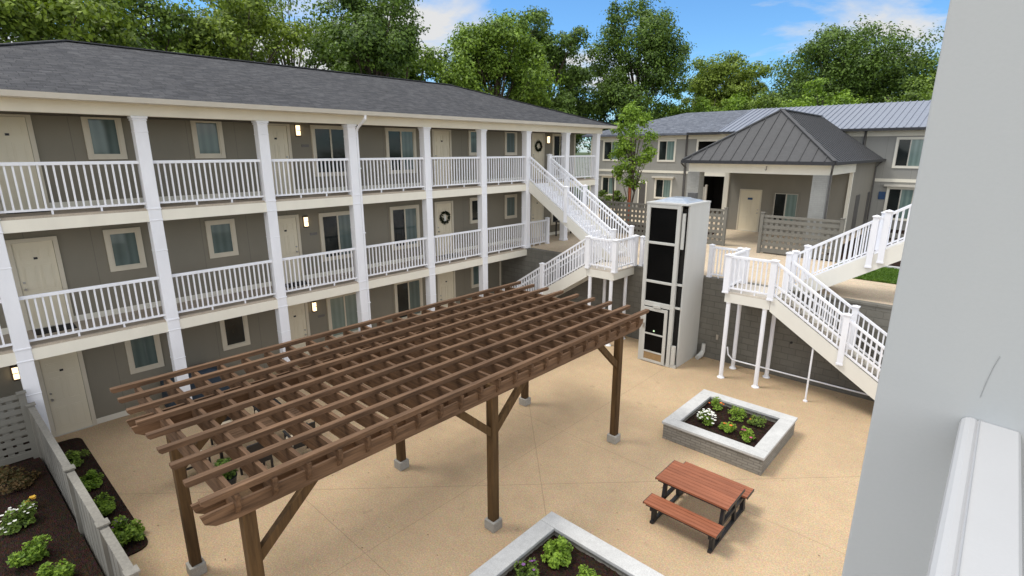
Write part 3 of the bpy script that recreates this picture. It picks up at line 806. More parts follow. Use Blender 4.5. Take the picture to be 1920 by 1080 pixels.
b = MB(); newel(b, 10.42, 16.60, H2 - 0.02, 3.95); b.build('newel_post', M['white'], rs)
b = MB(); b.lathe([(0.06, 0.0), (0.06, 0.03), (0.03, 0.05), (0.025, 0.07), (0.025, 1.66)], 10, (11.57, 15.64)); b.build('support_pipe', M['white'], rs)
b = MB(); b.tube([(9.0, 16.42, 0.75), (9.05, 16.42, 0.5), (9.2, 16.42, 0.36), (13.2, 16.42, 0.36)], 0.024, 8); b.build('guard_pipe', M['white'], rs)

# terrace edge railings either side of the lift
def edge_rail(x0, x1, label):
    t = thing('terrace_railing', ((x0 + x1) / 2, GY + 0.08, H2), label, 'railing', 'white railings along the terrace edge')
    rail_run(t, (x0, GY + 0.08, H2), (x1, GY + 0.08, H2), spacing=0.12, individual=True, top_h=1.0)
    for x in (x0 - 0.0, x1):
        b = MB(); newel(b, x, GY + 0.08, H2, 3.84, 0.12); b.build('end_post', M['white'], t)
edge_rail(5.42, 6.42, 'short white railing on the terrace edge between left landing and lift')
edge_rail(7.95, 8.86, 'short white railing on the terrace edge between lift and right landing')

# ------------------------------------------------------------------ wheelchair lift tower
lx0, lx1, ly0, ly1, lz = 6.48, 7.82, 15.25, GY - 0.06, 5.24
lift = thing('lift_tower', (7.1, 16, 0), 'tall white framed lift tower with black panels and skylight dome, against the retaining wall', 'lift')
b = MB(); fx1 = 7.62
for x in (lx0, fx1 - 0.12): b.box(x, x + 0.12, ly0, ly0 + 0.12, 0.0, lz)
for z, h in ((lz - 0.12, 0.12), (3.98, 0.08), (2.72, 0.08), (1.93, 0.16), (0.0, 0.06)):
    b.box(lx0 + 0.12, fx1 - 0.12, ly0 + 0.004, ly0 + 0.11, z, z + h)
b.build('front_frame', M['lift'], lift, bevel=0.008)
for z0, z1 in ((4.06, lz - 0.12), (2.80, 3.98), (2.09, 2.72)):
    b = MB(); b.box(lx0 + 0.12, fx1 - 0.12, ly0 + 0.05, ly0 + 0.07, z0, z1); b.build('panel', M['lift_glass'], lift)
b = MB(); dx0, dx1 = lx0 + 0.125, fx1 - 0.17
for x in (dx0, dx1 - 0.10): b.box(x, x + 0.10, ly0 - 0.035, ly0 + 0.003, 0.03, 1.90)
for z, h in ((0.03, 0.08), (0.36, 0.05), (0.98, 0.05), (1.80, 0.10)): b.box(dx0 + 0.10, dx1 - 0.10, ly0 - 0.033, ly0 + 0.003, z, z + h)
lift_door = b.build('door', M['lift'], lift)
for z0, z1 in ((0.41, 0.98), (1.03, 1.80)):
    b = MB(); b.box(dx0 + 0.10, dx1 - 0.10, ly0 - 0.018, ly0 - 0.008, z0, z1); b.build('glass', M['lift_glass'], lift_door)
b = MB(); b.box(dx0 + 0.10, dx1 - 0.10, ly0 - 0.018, ly0 - 0.008, 0.11, 0.36); b.build('kick_plate', M['bronze'], lift_door)
kp = COL.objects[-1]; kp.data.materials[0] = plain('tan_kick_plate', (0.30, 0.20, 0.10), 0.4)
b = MB(); b.tube([(7.02, ly0 - 0.024, 1.12), (7.02, ly0 - 0.016, 1.12)], 0.03, 10); b.build('call_button', M['green_led'], lift_door)
b = MB(); b.box(dx0 + 0.02, dx0 + 0.07, ly0 - 0.06, ly0 - 0.036, 1.18, 1.34); b.build('handle', M['steel'], lift_door)
b = MB(); b.box(6.95, 7.2, ly0 - 0.06, ly0 - 0.005, 1.92, 2.0); b.build('door_closer', M['lift'], lift)
b = MB(); b.box(lx1 - 0.05, lx1, ly0 + 0.18, ly1, 0.0, lz - 0.0); b.box(lx0, lx0 + 0.05, ly0 + 0.13, ly1, 0.0, lz - 0.001); b.box(lx0 + 0.05, lx1 - 0.05, ly1 - 0.05, ly1, 0.0, lz - 0.002)
b.build('side_panel', M['lift_side'], lift)
b = MB(); b.box(fx1 + 0.004, lx1 - 0.06, ly0 + 0.20, ly0 + 0.24, 0.05, lz - 0.12); b.build('shaft_gap_shade', M['dark'], lift)  # dark strip coloured in where the slot is only shaded
b = MB(); b.box(fx1 + 0.002, lx1, ly0 + 0.03, ly0 + 0.13, 0.0, 0.10); b.box(fx1 + 0.03, lx1 - 0.05, ly0 + 0.02, ly0 + 0.10, 0.10, 0.75)
b.box(fx1 + 0.04, fx1 + 0.12, ly0 + 0.05, ly0 + 0.12, 3.9, 5.0)
for z in (1.98, 2.74): b.box(fx1 + 0.001, lx1 - 0.01, ly0 + 0.06, ly0 + 0.10, z, z + 0.07)
b.build('bracket', M['lift'], lift)
b = MB(); b.box(lx0 - 0.02, lx1 + 0.02, ly0 - 0.01, ly1, lz + 0.002, lz + 0.05); b.build('roof_deck', M['lift_side'], lift)
b = MB(); cx, cy, z = 7.15, 16.05, lz + 0.052
def rect(hw, hd, zz): return [(cx - hw, cy - hd, zz), (cx + hw, cy - hd, zz), (cx + hw, cy + hd, zz), (cx - hw, cy + hd, zz)]
vs = rect(0.55, 0.62, z) + rect(0.48, 0.55, z + 0.04) + rect(0.27, 0.31, z + 0.105) + rect(0.24, 0.28, z + 0.125)
fs = [(3, 2, 1, 0), (12, 13, 14, 15)]
for k in range(3): fs += [(k * 4 + i, k * 4 + (i + 1) % 4, k * 4 + 4 + (i + 1) % 4, k * 4 + 4 + i) for i in range(4)]
b.add(vs, fs); b.build('skylight_dome', M['dome'], lift)
b = MB(); b.box(7.25, 7.5, 16.42, 16.62, lz + 0.052, lz + 0.30); b.build('vent_cap', M['downpipe'], lift)
# bagged thing by the foot of the lift: downspout elbow
b = MB(); b.tube([(8.06, GY - 0.10, 0.50), (8.06, GY - 0.12, 0.25), (8.03, GY - 0.2, 0.12), (8.0, GY - 0.42, 0.07)], [0.06, 0.07, 0.09, 0.08], 10)
tag(b.build('drain_hose', M['lift_side'], origin=(8.05, GY - 0.2, 0.0)), 'pale plastic drain elbow on the ground behind the lift', 'drain pipe')

# ------------------------------------------------------------------ pergola
pg = thing('pergola', (7, 6, 0), 'large brown timber pergola with open slatted roof in the courtyard', 'pergola')
PX, PY = (5.87, 8.75), (1.85, 6.0, 10.15)
for x in PX:
    for y in PY:
        b = MB(); h = 0.078
        b.box(x - h, x + h, y - h, y + h, 0.16, 2.94); b.build('post', M['post_w'], pg, bevel=0.008)
        b = MB(); h = 0.122; b.box(x - h, x + h, y - h, y + h, 0.0, 0.20); b.build('footing', M['footing'], pg, bevel=0.012)
        k = MB()
        for s in (-1, 1):
            if 0 < y + s * 0.9 < 12 and not (y == PY[0] and s < 0) and not (y == PY[2] and s > 0):
                k = MB(); k.bar((x, y + s * 0.02, 1.98), (x, y + s * 0.92, 2.80), 0.09, 0.13); k.build('knee_brace', M['post_w'], pg)
y0, y1 = 1.34, 11.02
for x in PX:
    for s in (-1, 1):
        b = MB(); xa = x + (0.102 if s > 0 else -0.19)
        b.prism([(y0 + 0.34, 2.735), (y1 - 0.34, 2.735), (y1 - 0.14, 2.765), (y1 - 0.03, 2.84), (y1, 2.945), (y0, 2.945), (y0 + 0.03, 2.84), (y0 + 0.14, 2.765)], 0, xa - 0.022, xa + 0.022)
        b.build('beam', M['slat_w'], pg)
nr = 22
for k in range(nr):
    y = 1.72 + k * 0.4285
    b = MB(); b.prism([(4.60, 3.068), (4.60, 2.93), (4.68, 2.82), (4.80, 2.750), (8.78, 2.750), (8.89, 2.82), (8.945, 2.93), (8.945, 3.068)], 1, y - 0.028, y + 0.028); b.build('rafter', M['rafter_w'], pg)
for k in range(9):
    x = 4.72 + k * (8.86 - 4.72) / 8
    b = MB(); e = 11.22 - 0.00 * k
    b.prism([(1.39, 3.07), (1.36, 3.10), (1.36, 3.145), (e, 3.145), (e, 3.10), (e - 0.03, 3.07)], 0, x - 0.046, x + 0.046); b.build('slat', M['slat_w'], pg)

# ------------------------------------------------------------------ planters
def planter(x0, x1, y0, y1, label, h=0.46):
    t = thing('planter_box', ((x0 + x1) / 2, (y0 + y1) / 2, 0), label, 'planter', 'square block planters with pale stone caps')
    w = 0.26
    b = MB(); b.box(x0, x1, y0, y0 + w, 0, h - 0.07); b.box(x0, x1, y1 - w, y1, 0, h - 0.07); b.box(x0, x0 + w, y0 + w, y1 - w, 0, h - 0.071); b.box(x1 - w, x1, y0 + w, y1 - w, 0, h - 0.071)
    b.build('block_wall', M['pbrick'], t)
    e = 0.035; ci = w + 0.025
    sides = [(x0 - e, x1 + e, y0 - e, y0 + ci), (x0 - e, x1 + e, y1 - ci, y1 + e), (x0 - e, x0 + ci, y0 + ci + 0.003, y1 - ci - 0.003), (x1 - ci, x1 + e, y0 + ci + 0.003, y1 - ci - 0.003)]
    for k, (a0, a1, c0, c1) in enumerate(sides):
        b = MB(); b.box(a0, a1, c0, c1, h - 0.07, h); b.build('cap_stone', M['cap'], t, bevel=0.012)
    # mulch with an uneven top
    rg = random.Random(int(x0 * 10 + y0)); N = 26
    vs = []; ax0, ax1, ay0, ay1 = x0 + w - 0.02, x1 - w + 0.02, y0 + w - 0.02, y1 - w + 0.02
    for j in range(N + 1):
        for i in range(N + 1): vs.append((ax0 + (ax1 - ax0) * i / N, ay0 + (ay1 - ay0) * j / N, h - 0.17 + rg.uniform(-0.02, 0.025)))
    fs = [(j * (N + 1) + i, j * (N + 1) + i + 1, (j + 1) * (N + 1) + i + 1, (j + 1) * (N + 1) + i) for j in range(N) for i in range(N)]
    b = MB(); b.add(vs, fs); b.build('mulch', M['mulch'], t)
    return t
planter(9.55, 11.87, 11.10, 13.48, 'square block planter behind the picnic table, filled with six flowering plants')
planter(9.66, 11.98, 4.28, 6.60, 'square block planter in the foreground, cut off by the bottom of the photo')

# ------------------------------------------------------------------ picnic table
pt = thing('picnic_table', (11.4, 8.9, 0), 'picnic table with terracotta slats, two benches and black metal legs', 'picnic table')
def slab(xa, xb, ya, yb, z, n, name):
    b = MB(); w = (yb - ya) / n
    for k in range(n): b.box(xa, xb, ya + k * w + 0.004, ya + (k + 1) * w - 0.004, z - 0.04, z)
    o = b.build(name, M['terracotta'], pt)
    e = MB()
    for x in (xa - 0.012, xb + 0.001): e.box(x, x + 0.011, ya, yb, z - 0.05, z - 0.002)
    e.box(xa + 0.04, xb - 0.04, ya + 0.02, ya + 0.05, z - 0.075, z - 0.042); e.box(xa + 0.04, xb - 0.04, yb - 0.05, yb - 0.02, z - 0.075, z - 0.042)
    e.build('edge_frame', M['black'], o)
X0, X1 = 10.72, 12.11
slab(X0, X1, 8.47, 9.27, 0.75, 8, 'tabletop')
slab(X0 + 0.0, X1 + 0.0, 8.03, 8.38, 0.45, 4, 'bench_seat')
slab(X0 + 0.0, X1 + 0.0, 9.48, 9.84, 0.45, 4, 'bench_seat')
for x in (X0 + 0.15, X1 - 0.12):
    b = MB()
    b.box(x - 0.03, x + 0.03, 8.06, 9.80, 0.30, 0.36); b.box(x - 0.031, x + 0.031, 8.10, 9.76, 0.0, 0.05)
    for y in (8.20, 9.66): b.box(x - 0.035, x + 0.035, y - 0.05, y + 0.05, 0.0, 0.372)
    for s in (-1, 1): b.bar((x, 8.87 + s * 0.36, 0.03), (x, 8.87 + s * 0.26, 0.67), 0.06, 0.09, up=(0, 1, 0))
    b.box(x - 0.03, x + 0.03, 8.53, 9.21, 0.64, 0.672)
    for y in (8.20, 9.66): b.box(x - 0.032, x + 0.032, y - 0.13, y + 0.13, 0.355, 0.373)
    b.build('leg_frame', M['black'], pt)

# ------------------------------------------------------------------ shrubs
def shrub_mesh(seed, rad, h, n, leaf, mat, flowers=None, nf=0, fsize=0.04):
    rg = np.random.default_rng(seed)
    t = bpy.data.objects.new('shrub', None); COL.objects.link(t)
    nl = 16; cl = rg.normal(size=(nl, 3)); cl /= np.linalg.norm(cl, axis=1, keepdims=True)
    cl[:, 2] = np.abs(cl[:, 2]); cl *= np.array([rad * 0.66, rad * 0.66, h * 0.72]) * rg.uniform(0.45, 1.35, (nl, 1))
    idx = rg.integers(0, nl, n)
    off = rg.normal(size=(n, 3)); off /= np.linalg.norm(off, axis=1, keepdims=True); off *= (rad * 0.34) * rg.uniform(0.3, 1.1, (n, 1)) ** 0.5
    p = cl[idx] + off; p[:, 2] = np.maximum(p[:, 2], 0.02) + h * 0.12
    out = p.copy(); out[:, 2] += 0.05; out /= np.linalg.norm(out, axis=1, keepdims=True) + 1e-6
    raw_mesh('foliage', leaf_quads(rg, p, leaf, out, 0.3), 4, mat, t)
    b = MB()
    for c in cl: b.tube([(0, 0, -0.05), tuple(c * 0.5 + np.array([0, 0, h * 0.08])), tuple(c + np.array([0, 0, h * 0.1]))], [0.012, 0.008, 0.004], 5)
    b.build('stem', M['bark'], t)
    if flowers:
        for k in range(nf):
            b = MB()
            a = rg.uniform(0, 2 * math.pi); e = rg.uniform(0.15, 1.3); r = rg.uniform(0.85, 1.05)
            q = Vector((math.cos(a) * math.cos(e) * rad * r, math.sin(a) * math.cos(e) * rad * r, h * 0.15 + math.sin(e) * h * r))
            s = fsize * rg.uniform(0.7, 1.3)
            for j in range(5):                      # five petals and a bud
                tt = j * 2 * math.pi / 5 + a; d = Vector((math.cos(tt), math.sin(tt), 0.25)) * s; sd = Vector((-math.sin(tt), math.cos(tt), 0)) * s * 0.45
                b.add([q, q + d * 0.6 + sd, q + d, q + d * 0.6 - sd], [(0, 1, 2, 3)])
            b.build('flower', M[flowers], t)
    return t
SG = 'shrubs planted in the mulch beds'
def place_shrub(t, x, y, z, s, rz, label, cat='shrub', name='shrub', group=SG):
    t.name = name; t.location = (x, y, z); t.scale = (s, s, s); t.rotation_euler = (0, 0, rz)
    tag(t, label, cat, group); return t
sA = shrub_mesh(1, 0.26, 0.34, 1500, 0.055, LEAF['bright'])
sB = shrub_mesh(2, 0.26, 0.30, 1300, 0.050, LEAF['bright'])
sC = shrub_mesh(3, 0.28, 0.34, 1100, 0.055, LEAF['mid'])
first = {'A': sA, 'B': sB, 'C': sC}; used = set()
def put(k, *a, **kw):
    o = first[k] if k not in used else clone(first[k]); used.add(k); return place_shrub(o, *a, **kw)
mz = 0.30
put('A', 10.36, 5.92, mz, 1.0, 0.3, 'bright green shrub at the back corner of the foreground planter')
put('B', 11.08, 5.80, mz, 0.95, 2.1, 'low bright green shrub on the right in the foreground planter')
f1 = shrub_mesh(11, 0.25, 0.26, 900, 0.05, LEAF['mid'], 'flower_purple', 10, 0.03)
place_shrub(f1, 10.25, 5.28, mz, 1.0, 0, 'loose shrub with small purple flowers at the left of the foreground planter', 'flowering plant', 'flowering_shrub')
put('A', 10.70, 5.2, mz, 0.9, 4.0, 'bright green shrub beyond the bottom edge of the foreground planter') if False else None
PG = 'flowering plants in the planter behind the picnic table'
pf = [(10.12, 12.95, 'flower_orange', 4, 0.20, 0.26, 'small green plant with orange flowers at the back left of the planter'),
      (10.24, 12.0, 'flower_white', 46, 0.24, 0.32, 'plant covered in white flowers at the left of the planter'),
      (10.72, 12.75, 'flower_orange', 2, 0.26, 0.32, 'largest green plant, in the middle of the back row of the planter'),
      (10.80, 11.97, 'flower_orange', 4, 0.20, 0.24, 'green plant with orange flowers in the middle of the front row of the planter'),
      (11.25, 12.72, 'flower_orange', 2, 0.23, 0.26, 'green plant with one orange bloom at the back right of the planter'),
      (11.27, 11.92, 'flower_pink', 3, 0.22, 0.28, 'green plant with pink flowers at the front right of the planter')]
for k, (x, y, fl, nf, r, h, lab) in enumerate(pf):
    place_shrub(shrub_mesh(20 + k, r, h, 800, 0.042, LEAF['bright' if k != 4 else 'mid'], fl, nf, 0.034), x, y, mz, 1.0, k, lab, 'flowering plant', 'flowering_plant', PG)

# fallen leaves and grit blown along the slab
rng = np.random.default_rng(21); n = 520
p = np.stack([rng.uniform(-1.3, 14.2, n), rng.uniform(1.6, 16.6, n), np.full(n, 0.006)], 1)
k = rng.random(n) < 0.45; p[k, 1] = 16.85 - rng.exponential(0.18, k.sum())
q = leaf_quads(rng, p, 0.035, up=6.0, aspect=0.55); q[:, 2] = np.abs(q[:, 2]) + 0.004
tag(raw_mesh('fallen_leaves', q, 4, M['litter']), 'scattered dry leaves and grit on the tan courtyard paving', 'leaf litter', kind='stuff')

# ------------------------------------------------------------------ foreground bed, board fence and lattice
def soft_bed(poly, name, z=0.03, r=0.25):
    """closed mulch bed with rounded corners"""
    pts = []
    n = len(poly)
    for i in range(n):
        p0, p1, p2 = (Vector((*poly[(i + k - 1) % n], 0)) for k in range(3))
        a = p1 + (p0 - p1).normalized() * r; c = p1 + (p2 - p1).normalized() * r
        for k in range(7):
            t = k / 6; pts.append(((1 - t) ** 2 * a + 2 * t * (1 - t) * p1 + t * t * c)[:2])
    b = MB(); b.prism([tuple(p) for p in pts], 2, 0.004, z); return structure(b, name, M['mulch'])
soft_bed([(-1.05, 0.66), (4.60, 0.80), (4.60, 1.50), (-1.02, 1.38)], 'mulch_bed')
g = MB(); g.prism([(-1.2, -6.0), (7.4, -6.0), (7.4, 0.80), (0.22, 0.545), (-1.2, 0.50)], 2, 0.004, 0.36); structure(g, 'mulch_bed_south', M['mulch'])
fence_a, fence_b = Vector((0.22, 0.595, 0)), Vector((7.31, 0.845, 0))
fd = (fence_b - fence_a).normalized(); fn = Vector((fd.y, -fd.x, 0))
fe = thing('board_fence', (3, 0.8, 0), 'low grey board fence with flat caps running through the mulch bed', 'fence')
posts = [0.0, 0.505, 0.803, 1.0]; FH = 1.56
L = (fence_b - fence_a).length
for k, t in enumerate(posts):
    p = fence_a + fd * (L * t); b = MB()
    b.bar(p + Vector((0, 0, 0)), p + Vector((0, 0, FH + 0.03)), 0.12, 0.12, up=tuple(fd)); b.bar(p + Vector((0, 0, FH + 0.03)), p + Vector((0, 0, FH + 0.055)), 0.16, 0.16, up=tuple(fd))
    b.build('fence_post', M['fence'], fe)
for k in range(3):
    a = fence_a + fd * (L * posts[k] + 0.065); c = fence_a + fd * (L * posts[k + 1] - 0.065); ll = (c - a).length
    m = MB(); nb = int(ll / 0.14); w = ll / nb
    for i in range(nb):
        q = a + fd * (w * (i + 0.5)); o2 = fn * (0.004 * (i % 2))
        m.bar(q + o2 + Vector((0, 0, 0.05)), q + o2 + Vector((0, 0, FH - 0.05)), w - 0.008, 0.022, up=tuple(fn))
    m.bar(a + Vector((0, 0, 0.47)) - fn * 0.032, c + Vector((0, 0, 0.47)) - fn * 0.032, 0.035, 0.09); m.bar(a + Vector((0, 0, FH - 0.13)) - fn * 0.032, c + Vector((0, 0, FH - 0.13)) - fn * 0.032, 0.035, 0.09)
    m.build('board_panel', M['fence'], fe)
    m = MB(); m.bar(a + Vector((0, 0, FH - 0.012)), c + Vector((0, 0, FH - 0.012)), 0.11, 0.032); m.build('top_cap', M['fence'], fe)

def lattice_panel(parent, a, c, z0, z1, pitch_h, pitch_v, sw_h, sw_v, post=True):
    a, c = Vector((a[0], a[1], 0)), Vector((c[0], c[1], 0)); d = (c - a).normalized(); n = Vector((d.y, -d.x, 0)); ll = (c - a).length
    m = MB(); k = pitch_h / 2
    zz = z0 + 0.10
    while zz < z1 - 0.08:
        m.bar(a + Vector((0, 0, zz)) + n * 0.008, c + Vector((0, 0, zz)) + n * 0.008, 0.014, sw_h); zz += pitch_h
    t = pitch_v / 2
    while t < ll:
        q = a + d * t; m.bar(q + Vector((0, 0, z0 + 0.05)) - n * 0.008, q + Vector((0, 0, z1 - 0.05)) - n * 0.008, sw_v, 0.014, up=tuple(n)); t += pitch_v
    o = m.build('lattice_panel', M['lattice'], parent)
    m = MB()
    m.bar(a + Vector((0, 0, z1 - 0.04)), c + Vector((0, 0, z1 - 0.04)), 0.06, 0.09); m.bar(a + Vector((0, 0, z0 + 0.06)), c + Vector((0, 0, z0 + 0.06)), 0.055, 0.13)
    m.build('frame_rail', M['lattice'], parent)
def fpost(parent, x, y, z0, z1, w=0.12):
    b = MB(); h = w / 2; b.box(x - h, x + h, y - h, y + h, z0, z1); b.box(x - h - 0.02, x + h + 0.02, y - h - 0.02, y + h + 0.02, z1, z1 + 0.03); b.build('fence_post', M['lattice'], parent)
fl_ = thing('lattice_fence', (0.14, -0.8, 0), 'grey square lattice panel in the lower left corner joining the board fence', 'fence', 'grey lattice fences')
lattice_panel(fl_, (0.14, -2.6, 0), (0.14, 0.44, 0), 0.40, 1.86, 0.165, 0.165, 0.112, 0.105)
fpost(fl_, 0.14, 0.50, 0, 1.87)
fl_ = thing('lattice_fence', (3, 23.1, H2), 'long grey lattice fence on the terrace behind the lift and young tree', 'fence', 'grey lattice fences')
lattice_panel(fl_, (-0.3, 23.25, H2), (5.86, 23.25, H2), H2 + 0.03, 4.36, 0.235, 0.205, 0.135, 0.11)
fpost(fl_, 5.93, 23.25, H2, 4.42); fpost(fl_, -0.36, 23.25, H2, 4.40); fpost(fl_, 2.9, 23.31, H2, 4.38)
fl_ = thing('lattice_fence', (10, 22.6, H2), 'grey lattice fence on the terrace in front of the pavilion pillar', 'fence', 'grey lattice fences')
lattice_panel(fl_, (7.72, 22.58, H2), (10.42, 22.58, H2), H2 + 0.06, 4.34, 0.235, 0.205, 0.135, 0.11)
fpost(fl_, 7.66, 22.58, H2, 4.42); fpost(fl_, 10.48, 22.58, H2, 4.40)
fl_ = thing('lattice_fence', (12.5, 25.4, H2), 'dark lattice fence seen below the upper flight of the right staircase', 'fence', 'grey lattice fences')
lattice_panel(fl_, (10.9, 24.9, H2), (15.5, 24.9, H2), H2 + 0.05, 3.75, 0.235, 0.205, 0.115, 0.10)
fpost(fl_, 10.84, 24.9, H2, 3.8)

put('C', 0.42, 1.06, 0.03, 0.95, 0.0, 'dark green shrub nearest the building in the bed north of the board fence')
put('A', 1.75, 1.14, 0.03, 0.95, 1.0, 'round bright shrub, second from the building, north of the board fence')
put('B', 2.95, 1.16, 0.03, 1.05, 2.0, 'round bright shrub, third from the building, north of the board fence')
put('A', 4.12, 1.22, 0.03, 1.15, 3.3, 'largest bright shrub at the rounded end of the bed, north of the board fence')
place_shrub(shrub_mesh(31, 0.12, 0.14, 200, 0.035, LEAF['mid'], 'flower_purple', 16, 0.03), 3.62, 1.25, 0.03, 1, 0, 'small plant with purple flowers beside the largest bright shrub of the fence bed', 'flowering plant', 'flowering_plant')
place_shrub(shrub_mesh(32, 0.40, 0.42, 1500, 0.06, LEAF['red'], None), 1.21, 0.06, 0.36, 0.95, 0, 'dark reddish green shrub by the lattice panel in the left foreground bed')
place_shrub(shrub_mesh(33, 0.32, 0.36, 1300, 0.06, LEAF['mid'], 'flower_white', 26, 0.034), 2.82, -0.02, 0.36, 0.92, 0, 'shrub with white flowers in the left foreground bed', 'flowering plant', 'flowering_shrub')
place_shrub(shrub_mesh(34, 0.10, 0.25, 120, 0.04, LEAF['mid'], 'flower_yellow', 4, 0.05), 2.41, 0.19, 0.36, 0.95, 0, 'small plant with a yellow bloom behind the white flowering shrub', 'flowering plant', 'flowering_plant')
put('B', 4.12, 0.02, 0.36, 1.1, 0.7, 'bright green shrub below the white flowering shrub in the left foreground')
put('A', 4.97, 0.16, 0.36, 1.0, 5.1, 'bright green shrub at the bottom edge of the photo against the board fence')

# ------------------------------------------------------------------ patio things under the pergola and by the wall
dt = thing('patio_table', (2.9, 4.2, 0), 'brown patio table seen through the slats of the pergola', 'table')
b = MB()
for k in range(7): b.box(2.46 + k * 0.13, 2.58 + k * 0.13, 3.3, 5.1, 0.70, 0.735)
b.build('tabletop', M['slat_w'], dt)
for x in (2.55, 3.28):
    for y in (3.4, 5.0):
        b = MB(); b.box(x - 0.03, x + 0.03, y - 0.03, y + 0.03, 0, 0.70); b.build('leg', M['black'], dt)
def chair():
    t = bpy.data.objects.new('patio_chair', None); COL.objects.link(t)
    b = MB(); b.box(-0.26, 0.26, -0.26, 0.26, 0.38, 0.41); b.build('seat', M['black'], t)
    b = MB(); b.box(-0.245, 0.245, -0.245, 0.245, 0.411, 0.49); b.build('cushion', M['cushion'], t, bevel=0.025)
    for x in (-0.24, 0.24):
        for y in (-0.24, 0.24):
            b = MB(); b.box(x - 0.02, x + 0.02, y - 0.02, y + 0.02, 0, 0.38 if y > 0 else 0.62); b.build('leg', M['black'], t)
    b = MB(); b.bar((0, 0.25, 0.42), (0, 0.33, 0.92), 0.5, 0.03, up=(0, 1, 0)); b.build('backrest', M['black'], t)
    for x in (-0.26, 0.26):
        b = MB(); b.box(x - 0.025, x + 0.025, -0.26, 0.28, 0.621, 0.65); b.build('armrest', M['black'], t)
    return t
ch = chair()
for k, (x, y, rz, lab) in enumerate([(3.78, 3.7, -R(90), 'cream cushioned patio chair next to the plant pot under the pergola'),
                                     (3.8, 4.7, -R(94), 'second cream cushioned chair from the plant pot, courtyard side of the patio table'),
                                     (2.0, 3.7, R(90), 'cream cushioned chair between patio table and building, nearest the covered grill'),
                                     (1.98, 4.75, R(86), 'cream cushioned chair between patio table and building, farther from the covered grill'),
                                     (2.9, 2.75, R(182), 'cream cushioned chair at the near end of the patio table')]):
    c = ch if k == 0 else clone(ch)
    c.location = (x, y, 0); c.rotation_euler = (0, 0, rz); tag(c, lab, 'chair', 'patio chairs around the table under the pergola')
po = thing('potted_plant', (3.9, 3.05, 0), 'leafy green plant in a dark pot under the near end of the pergola', 'potted plant')
b = MB(); b.lathe([(0.14, 0.0), (0.20, 0.30), (0.21, 0.33), (0.17, 0.33), (0.16, 0.28)], 18, (3.9, 3.05)); b.build('pot', M['pot'], po, smooth=False)
rg = np.random.default_rng(5); p = rg.normal(size=(700, 3)); p /= np.linalg.norm(p, axis=1, keepdims=True); p *= rg.uniform(0.4, 1, (700, 1)) * np.array([0.24, 0.24, 0.22]); p[:, 2] += 0.50
raw_mesh('foliage', leaf_quads(rg, p, 0.07), 4, LEAF['dark'], po)
cg = thing('covered_grill', (-1.0, 3.9, 0), 'patio grill under a navy fabric cover against the building wall behind a column', 'grill')
b = MB()
for (y0, y1, h) in ((3.25, 4.75, 0.82),):
    A0 = [(-1.36, y0, 0.05), (-0.52, y0, 0.05), (-0.52, y1, 0.05), (-1.36, y1, 0.05)]
    A1 = [(-1.34, y0 + 0.02, h), (-0.55, y0 + 0.02, h), (-0.55, y1 - 0.02, h), (-1.34, y1 - 0.02, h)]
    A2 = [(-1.30, y0 + 0.35, h + 0.16), (-0.66, y0 + 0.35, h + 0.16), (-0.66, y1 - 0.35, h + 0.16), (-1.30, y1 - 0.35, h + 0.16)]
    b.add(A0 + A1 + A2, [(3, 2, 1, 0), (8, 9, 10, 11)] + [(k * 4 + i, k * 4 + (i + 1) % 4, k * 4 + 4 + (i + 1) % 4, k * 4 + 4 + i) for k in range(2) for i in range(4)])
b.build('cover', M['navy'], cg, bevel=0.05)
for y in (3.32, 4.68):
    b = MB(); b.tube([(-1.25, y, 0.05), (-0.62, y, 0.05)], 0.05, 10); b.build('caster', M['black'], cg)

# bench under the stair on the terrace side walkway
tb = thing('patio_table', (-0.85, 21.0, H2), 'dark patio table on the terrace beneath the upper stairs', 'table')
b = MB(); b.box(-1.2, -0.5, 20.3, 21.7, H2 + 0.70, H2 + 0.74); b.build('tabletop', M['downpipe'], tb)
for x in (-1.15, -0.55):
    for y in (20.4, 21.6):
        b = MB(); b.box(x - 0.025, x + 0.025, y - 0.025, y + 0.025, H2, H2 + 0.70); b.build('leg', M['black'], tb)

# ------------------------------------------------------------------ pavilion
pv = thing('pavilion', (6.7, 28, H2), 'grey pavilion with dark hipped standing seam metal roof and cream beams', 'pavilion')
ax0, ax1, ay0, ay1, az = 3.62, 9.74, 23.5, 33.93, 6.42
cxp = (ax0 + ax1) / 2; hw = (ax1 - ax0) / 2; pz = 8.60; ryA, ryB = ay0 + hw, ay1 - 0.55
b = MB()
A = [(ax0, ay0, az), (ax1, ay0, az), (ax1, ay1, az), (ax0, ay1, az), (cxp, ryA, pz), (cxp, ryB, pz)]
b.add(A, [(0, 1, 4), (1, 2, 5, 4), (2, 3, 5), (3, 0, 4, 5)]); lo = [(x, y, z - 0.03) for x, y, z in A[:4]]
b.add(A[:4] + lo, [(0, 4, 5, 1), (1, 5, 6, 2), (2, 6, 7, 3), (3, 7, 4, 0), (7, 6, 5, 4)])
pr = b.build('roof', M['pav_roof'], pv)
b = MB(); nrm = Vector((0, -(pz - az), hw)).normalized()
for k in range(-6, 7):                       # standing seams on the front slope
    x = cxp + k * 0.45; d = hw - abs(k * 0.45)
    if d > 0.25:
        t = d / hw; b.bar((x, ay0 + 0.01, az + 0.015), (x, ay0 + hw * t - 0.03, az + (pz - az) * t + 0.015 - 0.02), 0.028, 0.045)
y = ay0 + 0.45
while y < ay1 - 0.2:                          # and on both side slopes
    d = min(hw, y - ay0); t = d / hw
    for s in (-1, 1):
        xe = cxp + s * hw; b.bar((xe, y, az + 0.012), (xe - s * hw * t * 0.985, y, az + (pz - az) * t * 0.985 + 0.012), 0.028, 0.04)
    y += 0.45
b.build('seam', M['pav_roof'], pr)
b = MB()
